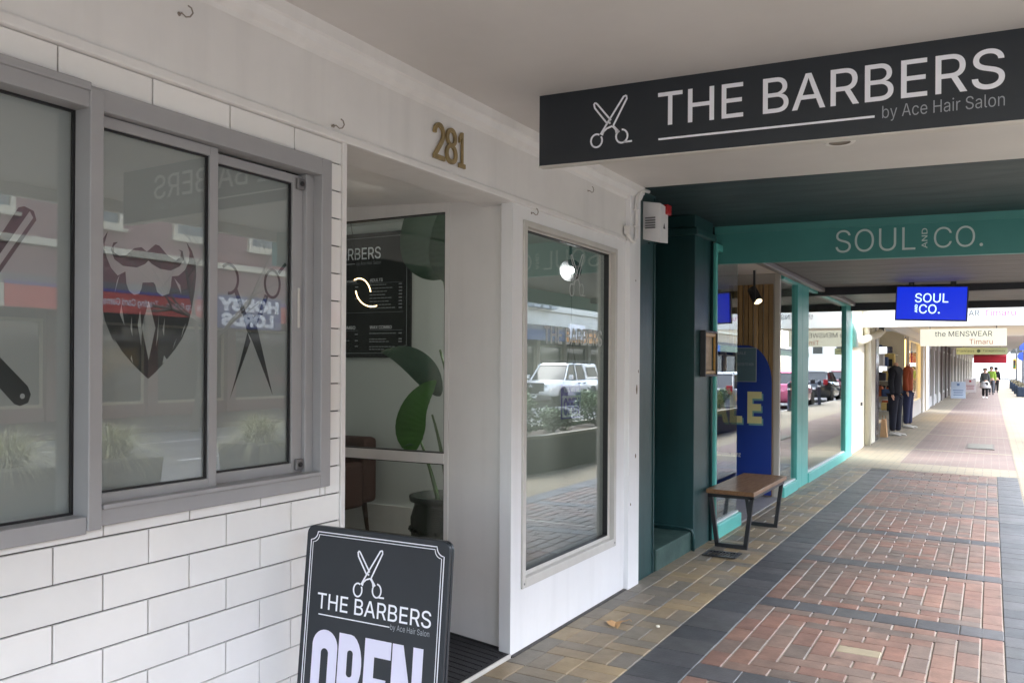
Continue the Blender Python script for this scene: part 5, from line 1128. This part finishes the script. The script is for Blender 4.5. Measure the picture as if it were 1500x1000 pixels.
cp = lambda n, c: M('carpaint_'+n, lin(*c), .25, .2, coat=1)
def hcar(x, y, lab, n, c, rz=math.pi/2): return car((x, y, -.19), rz, lab, cp(n, c), hatch, (.95, .25, -1.25, -1.8, .96, 1.47), 4.1, 1.8, 2.55, .32)
hcar(3.4, 27.5, 'grey hatchback parked past the kerbside planter bed', 'grey', (130, 132, 134)); hcar(3.4, 36.8, 'pink hatchback parked between the grey and black cars', 'pink', (206, 96, 130))
hcar(3.4, 44.5, 'black hatchback parked beyond the pink car', 'black', (34, 34, 38)); hcar(3.4, 52, 'dark red hatchback parked beyond the black car', 'dred', (110, 30, 36)); hcar(3.4, 59, 'white hatchback parked furthest along the near kerb', 'whitec', (226, 226, 226))
hcar(12.1, 40.2, 'black hatchback parked behind the white ute across the road', 'black', (34, 34, 38), -math.pi/2)
us = [(-2.6, .55, .85, 1.05, .86), (-2.5, .45, .8, 1.08, .92), (-1.0, .40, .8, 1.08, .93), (.2, .38, .8, 1.06, .93), (1.1, .40, .82, 1.08, .93), (2.0, .42, .80, 1.05, .92), (2.5, .45, .72, .95, .86), (2.62, .5, .7, .85, .76)]
wp = cp('utewhite', (238, 238, 238))
ut = car((12.0, 33.4, -.19), -math.pi/2, 'white dual cab ute with a roof rack parked across the road', wp, us, (1.15, .50, -.85, -1.15, 1.08, 1.74), 5.2, 1.86, 3.0, .38, True)
MB().hexa([(-2.5, -.84, 1.05), (-1.0, -.84, 1.05), (-1.0, .84, 1.05), (-2.5, .84, 1.05)], [(-2.3, -.68, 1.76), (-1.02, -.68, 1.76), (-1.02, .68, 1.76), (-2.3, .68, 1.76)]).build('canopy', wp, ut, local=True, bevel=.06)
for s_ in (-1, 1): MB().hexa([(-2.2, s_*.83-.01, 1.2), (-1.15, s_*.83-.01, 1.2), (-1.15, s_*.83+.01, 1.2), (-2.2, s_*.83+.01, 1.2)], [(-2.1, s_*.735-.01, 1.62), (-1.15, s_*.735-.01, 1.62), (-1.15, s_*.735+.01, 1.62), (-2.1, s_*.735+.01, 1.62)]).build('canopy_window', cglass, ut, local=True)
m = MB()
for x in (-2.0, -1.2, -.5, .2): m.tube([(x, -.72, 1.86), (x, .72, 1.86)], .022, 6)
for s_ in (-.7, .7): m.tube([(-2.1, s_, 1.86), (.35, s_, 1.86)], .02, 6)
for x in (-1.8, 0): 
    for s_ in (-.66, .66): m.tube([(x, s_, 1.74), (x, s_, 1.86)], .02, 6)
m.build('roof_rack', trimb, ut, local=True)
MB().box(2.55, 2.645, -.62, .62, .62, .98).build('front_grille', trimb, ut, local=True, bevel=.04)
m = MB(); 
for a0 in (90, 210, 330):
    d1 = Vector((0, math.cos(R(a0)), math.sin(R(a0)))); c0 = Vector((2.648, 0, .84)); s1 = Vector((0, -d1.z, d1.y)); m.add([c0, c0+d1*.04+s1*.022, c0+d1*.08, c0+d1*.04-s1*.022], [(0, 1, 2, 3)])
m.build('badge', signw, ut, local=True)
# ---- buildings across the road
def lbl(face_x, t, s_, mat, y_hi, z, w, h, **k): return text('lettering', s_, mat, t, (face_x, y_hi, z), (0, -1, 0), Z0_, w, h, **k)
FXO = 17.0
def opp(y0, y1, h, wallm, trim, lab, fcol, cano=True, nwin=4, wz=(5.2, 7.0), shop=(70, 74, 78), fz=(2.64, 3.12)):
    t = thing('street_building', lab, 'building', (FXO, (y0+y1)/2, 0)); L_ = (y1-y0)/nwin
    box('wall', wallm, t, FXO, FXO+9, y0, y1, 3.4, h); box('cornice', trim, t, FXO-.35, FXO-.001, y0, y1, h-.5, h+.1, .03); box('string_course', trim, t, FXO-.12, FXO-.001, y0, y1, wz[0]-.75, wz[0]-.55, .02)
    box('shop_interior', M('opp_shop_%d' % int(y0*10), lin(*shop), .8, var=.4, vs=1), t, FXO+.6, FXO+9, y0, y1, -.1, 3.39)
    for k in range(nwin):
        yc = y0+(k+.5)*L_; w = MB(); w.frame(FXO-.1, FXO+.02, yc-.65, yc+.65, wz[0], wz[1], .13); w = w.build('window', trim, t); box('pane', M('upper_pane', lin(96, 104, 104), .1), w, FXO-.03, FXO-.012, yc-.53, yc+.53, wz[0]+.12, wz[1]-.12); box('sill', trim, w, FXO-.18, FXO-.101, yc-.75, yc+.75, wz[0]-.1, wz[0]-.001, .01)
        a = y0+k*L_; box('pilaster', wallm, t, FXO-.05, FXO+.5, a, a+.35, -.06, 3.39); s_ = MB(); s_.frame(FXO+.1, FXO+.2, a+.36, a+L_-.01, .3, 2.6, .08); s_ = s_.build('shop_window', trim, t); box('pane', cglass, s_, FXO+.14, FXO+.15, a+.44, a+L_-.09, .38, 2.52); box('stall_riser', wallm, t, FXO+.05, FXO+.3, a+.351, a+L_, -.06, .299)
    if cano:
        box('verandah', M('opp_verandah', lin(120, 118, 116), .7), t, 13.75, FXO-.001, y0, y1, 3.0, 3.35); f = box('verandah_fascia', fcol, t, 13.68, 13.749, y0, y1, fz[0], fz[1]); return t, f
    return t, None
mar = M('maroon_paint', lin(140, 98, 98), .7, var=.08, vs=1); crt = M('cream_trim', lin(224, 214, 190), .6); redf = M('red_fascia', lin(206, 76, 70), .5)
t, f = opp(10.5, 25.5, 9.5, mar, crt, 'maroon two storey building with cream windows and a red games shop fascia across the road', redf, nwin=5)
lbl(13.679, f, "Table Top Games  ·  Trading Card Games  ·  RPG's", signw, 15.85, 2.78, 3.9, .22, bold=.01, depth=.004)
box('fascia_stripe', M('blue_stripe', lin(70, 60, 150), .5), f, 13.675, 13.76, 10.5, 25.5, 3.121, 3.19)
hl = thing('shop_sign', 'white and blue HOBBY LORDS sign on the red fascia across the road', 'sign', (13.6, 17.2, 2.4)); box('panel', M('hobby_blue', lin(60, 70, 130), .5), hl, 13.60, 13.672, 16.0, 18.4, 2.42, 3.3, .01)
lbl(13.599, hl, 'HOBBY', signw, 18.3, 2.88, 2.2, .36, bold=.05, depth=.004); lbl(13.599, hl, 'LORDS', signw, 18.1, 2.48, 1.9, .36, bold=.05, depth=.004)
opp(-4, 10.48, 8.2, M('oat_paint', lin(200, 196, 184), .7, var=.06, vs=1), crt, 'oatmeal building with a cream fascia beside the maroon one across the road', M('cream_fascia', lin(222, 216, 190), .6), nwin=4)
opp(25.52, 37.5, 8.8, M('grey_paint', lin(150, 152, 154), .7, var=.06, vs=1), M('grey_trim', lin(210, 212, 214), .6), 'grey building between the maroon and white buildings across the road', M('navy_fascia', lin(60, 74, 110), .5))
wb_ = M('weathered_white', lin(222, 220, 210), .75, var=.12, vs=2, streak=.25)
t, f = opp(37.52, 47.5, 7.0, wb_, wb_, 'weathered white building with an orange fascia and small white sign across the road', M('orange_fascia', lin(224, 160, 96), .5), nwin=3)
for y in (40, 41, 42): box('air_conditioner', signg, t, 16.5, 16.96, y-.35, y+.35, 4.55, 5.1, .02)
sn = thing('shop_sign', 'small white sign board on the orange fascia across the road', 'sign', (13.6, 38.6, 2.8)); box('panel', signw, sn, 13.6, 13.672, 37.8, 39.6, 2.78, 3.5, .01); lbl(13.599, sn, 'jaoom', dkt, 39.4, 2.98, 1.3, .3, bold=.03, depth=.004)
t, f = opp(47.52, 64, 7.2, wb_, wb_, 'white building with a bright blue fascia beyond the orange one across the road', M('blue_fascia', lin(60, 120, 206), .5), nwin=4)
opp(64.02, 100, 9, M('buff_paint', lin(196, 180, 156), .7, var=.06, vs=1), crt, 'buff building row at the far end across the road', M('green_fascia', lin(120, 140, 120), .5), nwin=8)
opp(-30, -4.02, 9, M('brick_red_paint', lin(150, 110, 96), .7, var=.06, vs=1), crt, 'brick coloured building next to the oatmeal one across the road', M('white_fascia', lin(216, 214, 210), .5), nwin=6)
# street pole across the road
sp_ = thing('street_lamp', 'dark lamp post standing between the ute and the white buildings', 'lamp post', (13.6, 44.5, -.06))
MB().tube([(13.6, 44.5, -.06), (13.6, 44.5, 7)], [.09, .06], 10).build('post', blackm, sp_); MB().tube([(13.6, 44.5, 6.95), (12.6, 44.5, 7.3), (11.8, 44.5, 7.3)], .04, 8).build('arm', blackm, sp_); box('lamp_head', M('lamp_grey', lin(140, 140, 140), .5), sp_, 11.3, 11.85, 44.38, 44.62, 7.22, 7.34, .02)
# far end: planters, traffic light, signs, closing block
def far_planter(x, y, lab):
    t = thing('street_planter', lab, 'planter', (x, y, gz(x)), 'navy planter boxes along the far kerb'); nv = M('planter_navy', lin(44, 58, 76), .5)
    m = MB(); z = gz(x); m.box(x, x+.5, y, y+1.6, z, z+.52); m.build('box', nv, t, bevel=.02); rn = random.Random(int(y)); 
    leaves(350, lambda q: Vector((x+.25+q.uniform(-.22, .22), y+.8+q.uniform(-.7, .7), z+.52+q.uniform(0, .2))), .08, rn).build('foliage', M('planter_leaf', lin(110, 100, 70), .7, rnd=.4, isl=True), t)
    for yy in (y+.02, y+1.53): box('corner_post', nv, t, x-.03, x+.02, yy, yy+.05, z, z+.62)
for i, y in enumerate((54, 60, 67, 75)): far_planter(1.22, y, ['navy planter box at the kerb next to the walking group', 'navy planter box second along the far kerb', 'navy planter box beside the traffic light', 'navy planter box furthest along the far kerb'][i])
tl_ = thing('traffic_light', 'yellow backed traffic light on a grey pole at the far crossing', 'traffic light', (1.55, 72, gz(1.5)))
MB().tube([(1.55, 72, gz(1.5)), (1.55, 72, 3.0)], .05, 8).build('pole', steel, tl_); box('backing_board', M('signal_yellow', lin(232, 196, 60), .5), tl_, 1.33, 1.52, 71.85, 71.9, 1.45, 2.2, .01); box('housing', blackm, tl_, 1.36, 1.49, 71.65, 71.849, 1.55, 2.1, .01)
for k, c_ in enumerate(((40, 160, 90), (90, 70, 20), (90, 20, 20))): MB().lathe([(.001, -.01), (.05, -.01), (.05, 0)], (1.425, 71.65, 1.65+k*.18), 12, 'y').build('lens', M('lens_%d' % k, lin(*c_), .3), tl_)
fs = thing('street_sign', 'round blue street sign on a pole at the far crossing', 'sign', (1.75, 66, gz(1.7))); MB().tube([(1.75, 66, gz(1.7)), (1.75, 66, 2.7)], .03, 8).build('pole', steel, fs); MB().lathe([(.001, -.02), (.28, -.02), (.28, 0), (.001, 0)], (1.75, 65.96, 2.3), 20, 'y').build('disc', M('sign_blue', lin(60, 90, 200), .4), fs)
fs = thing('street_sign', 'square blue sign panel on a pole short of the round blue sign', 'sign', (1.6, 58, gz(1.6))); MB().tube([(1.6, 58, gz(1.6)), (1.6, 58, 3.4)], .03, 8).build('pole', steel, fs); box('panel', MC['sign_blue'], fs, 1.4, 2.2, 57.94, 57.96, 2.55, 3.2, .005)
eb = thing('street_building', 'pale closing building block at the far end of the road', 'building', (6, 170, 0)); pal = M('pale_block', lin(214, 210, 202), .8, var=.05, vs=.5); box('wall', pal, eb, -12, 30, 170, 180, -.2, 9)
for k in range(9): w = box('window', wfw, eb, -10+k*4.2, -8+k*4.2, 169.9, 169.99, 4, 6.5, .02); box('pane', MC['dark_pane'], w, -9.85+k*4.2, -8.15+k*4.2, 169.86, 169.899, 4.15, 6.35)
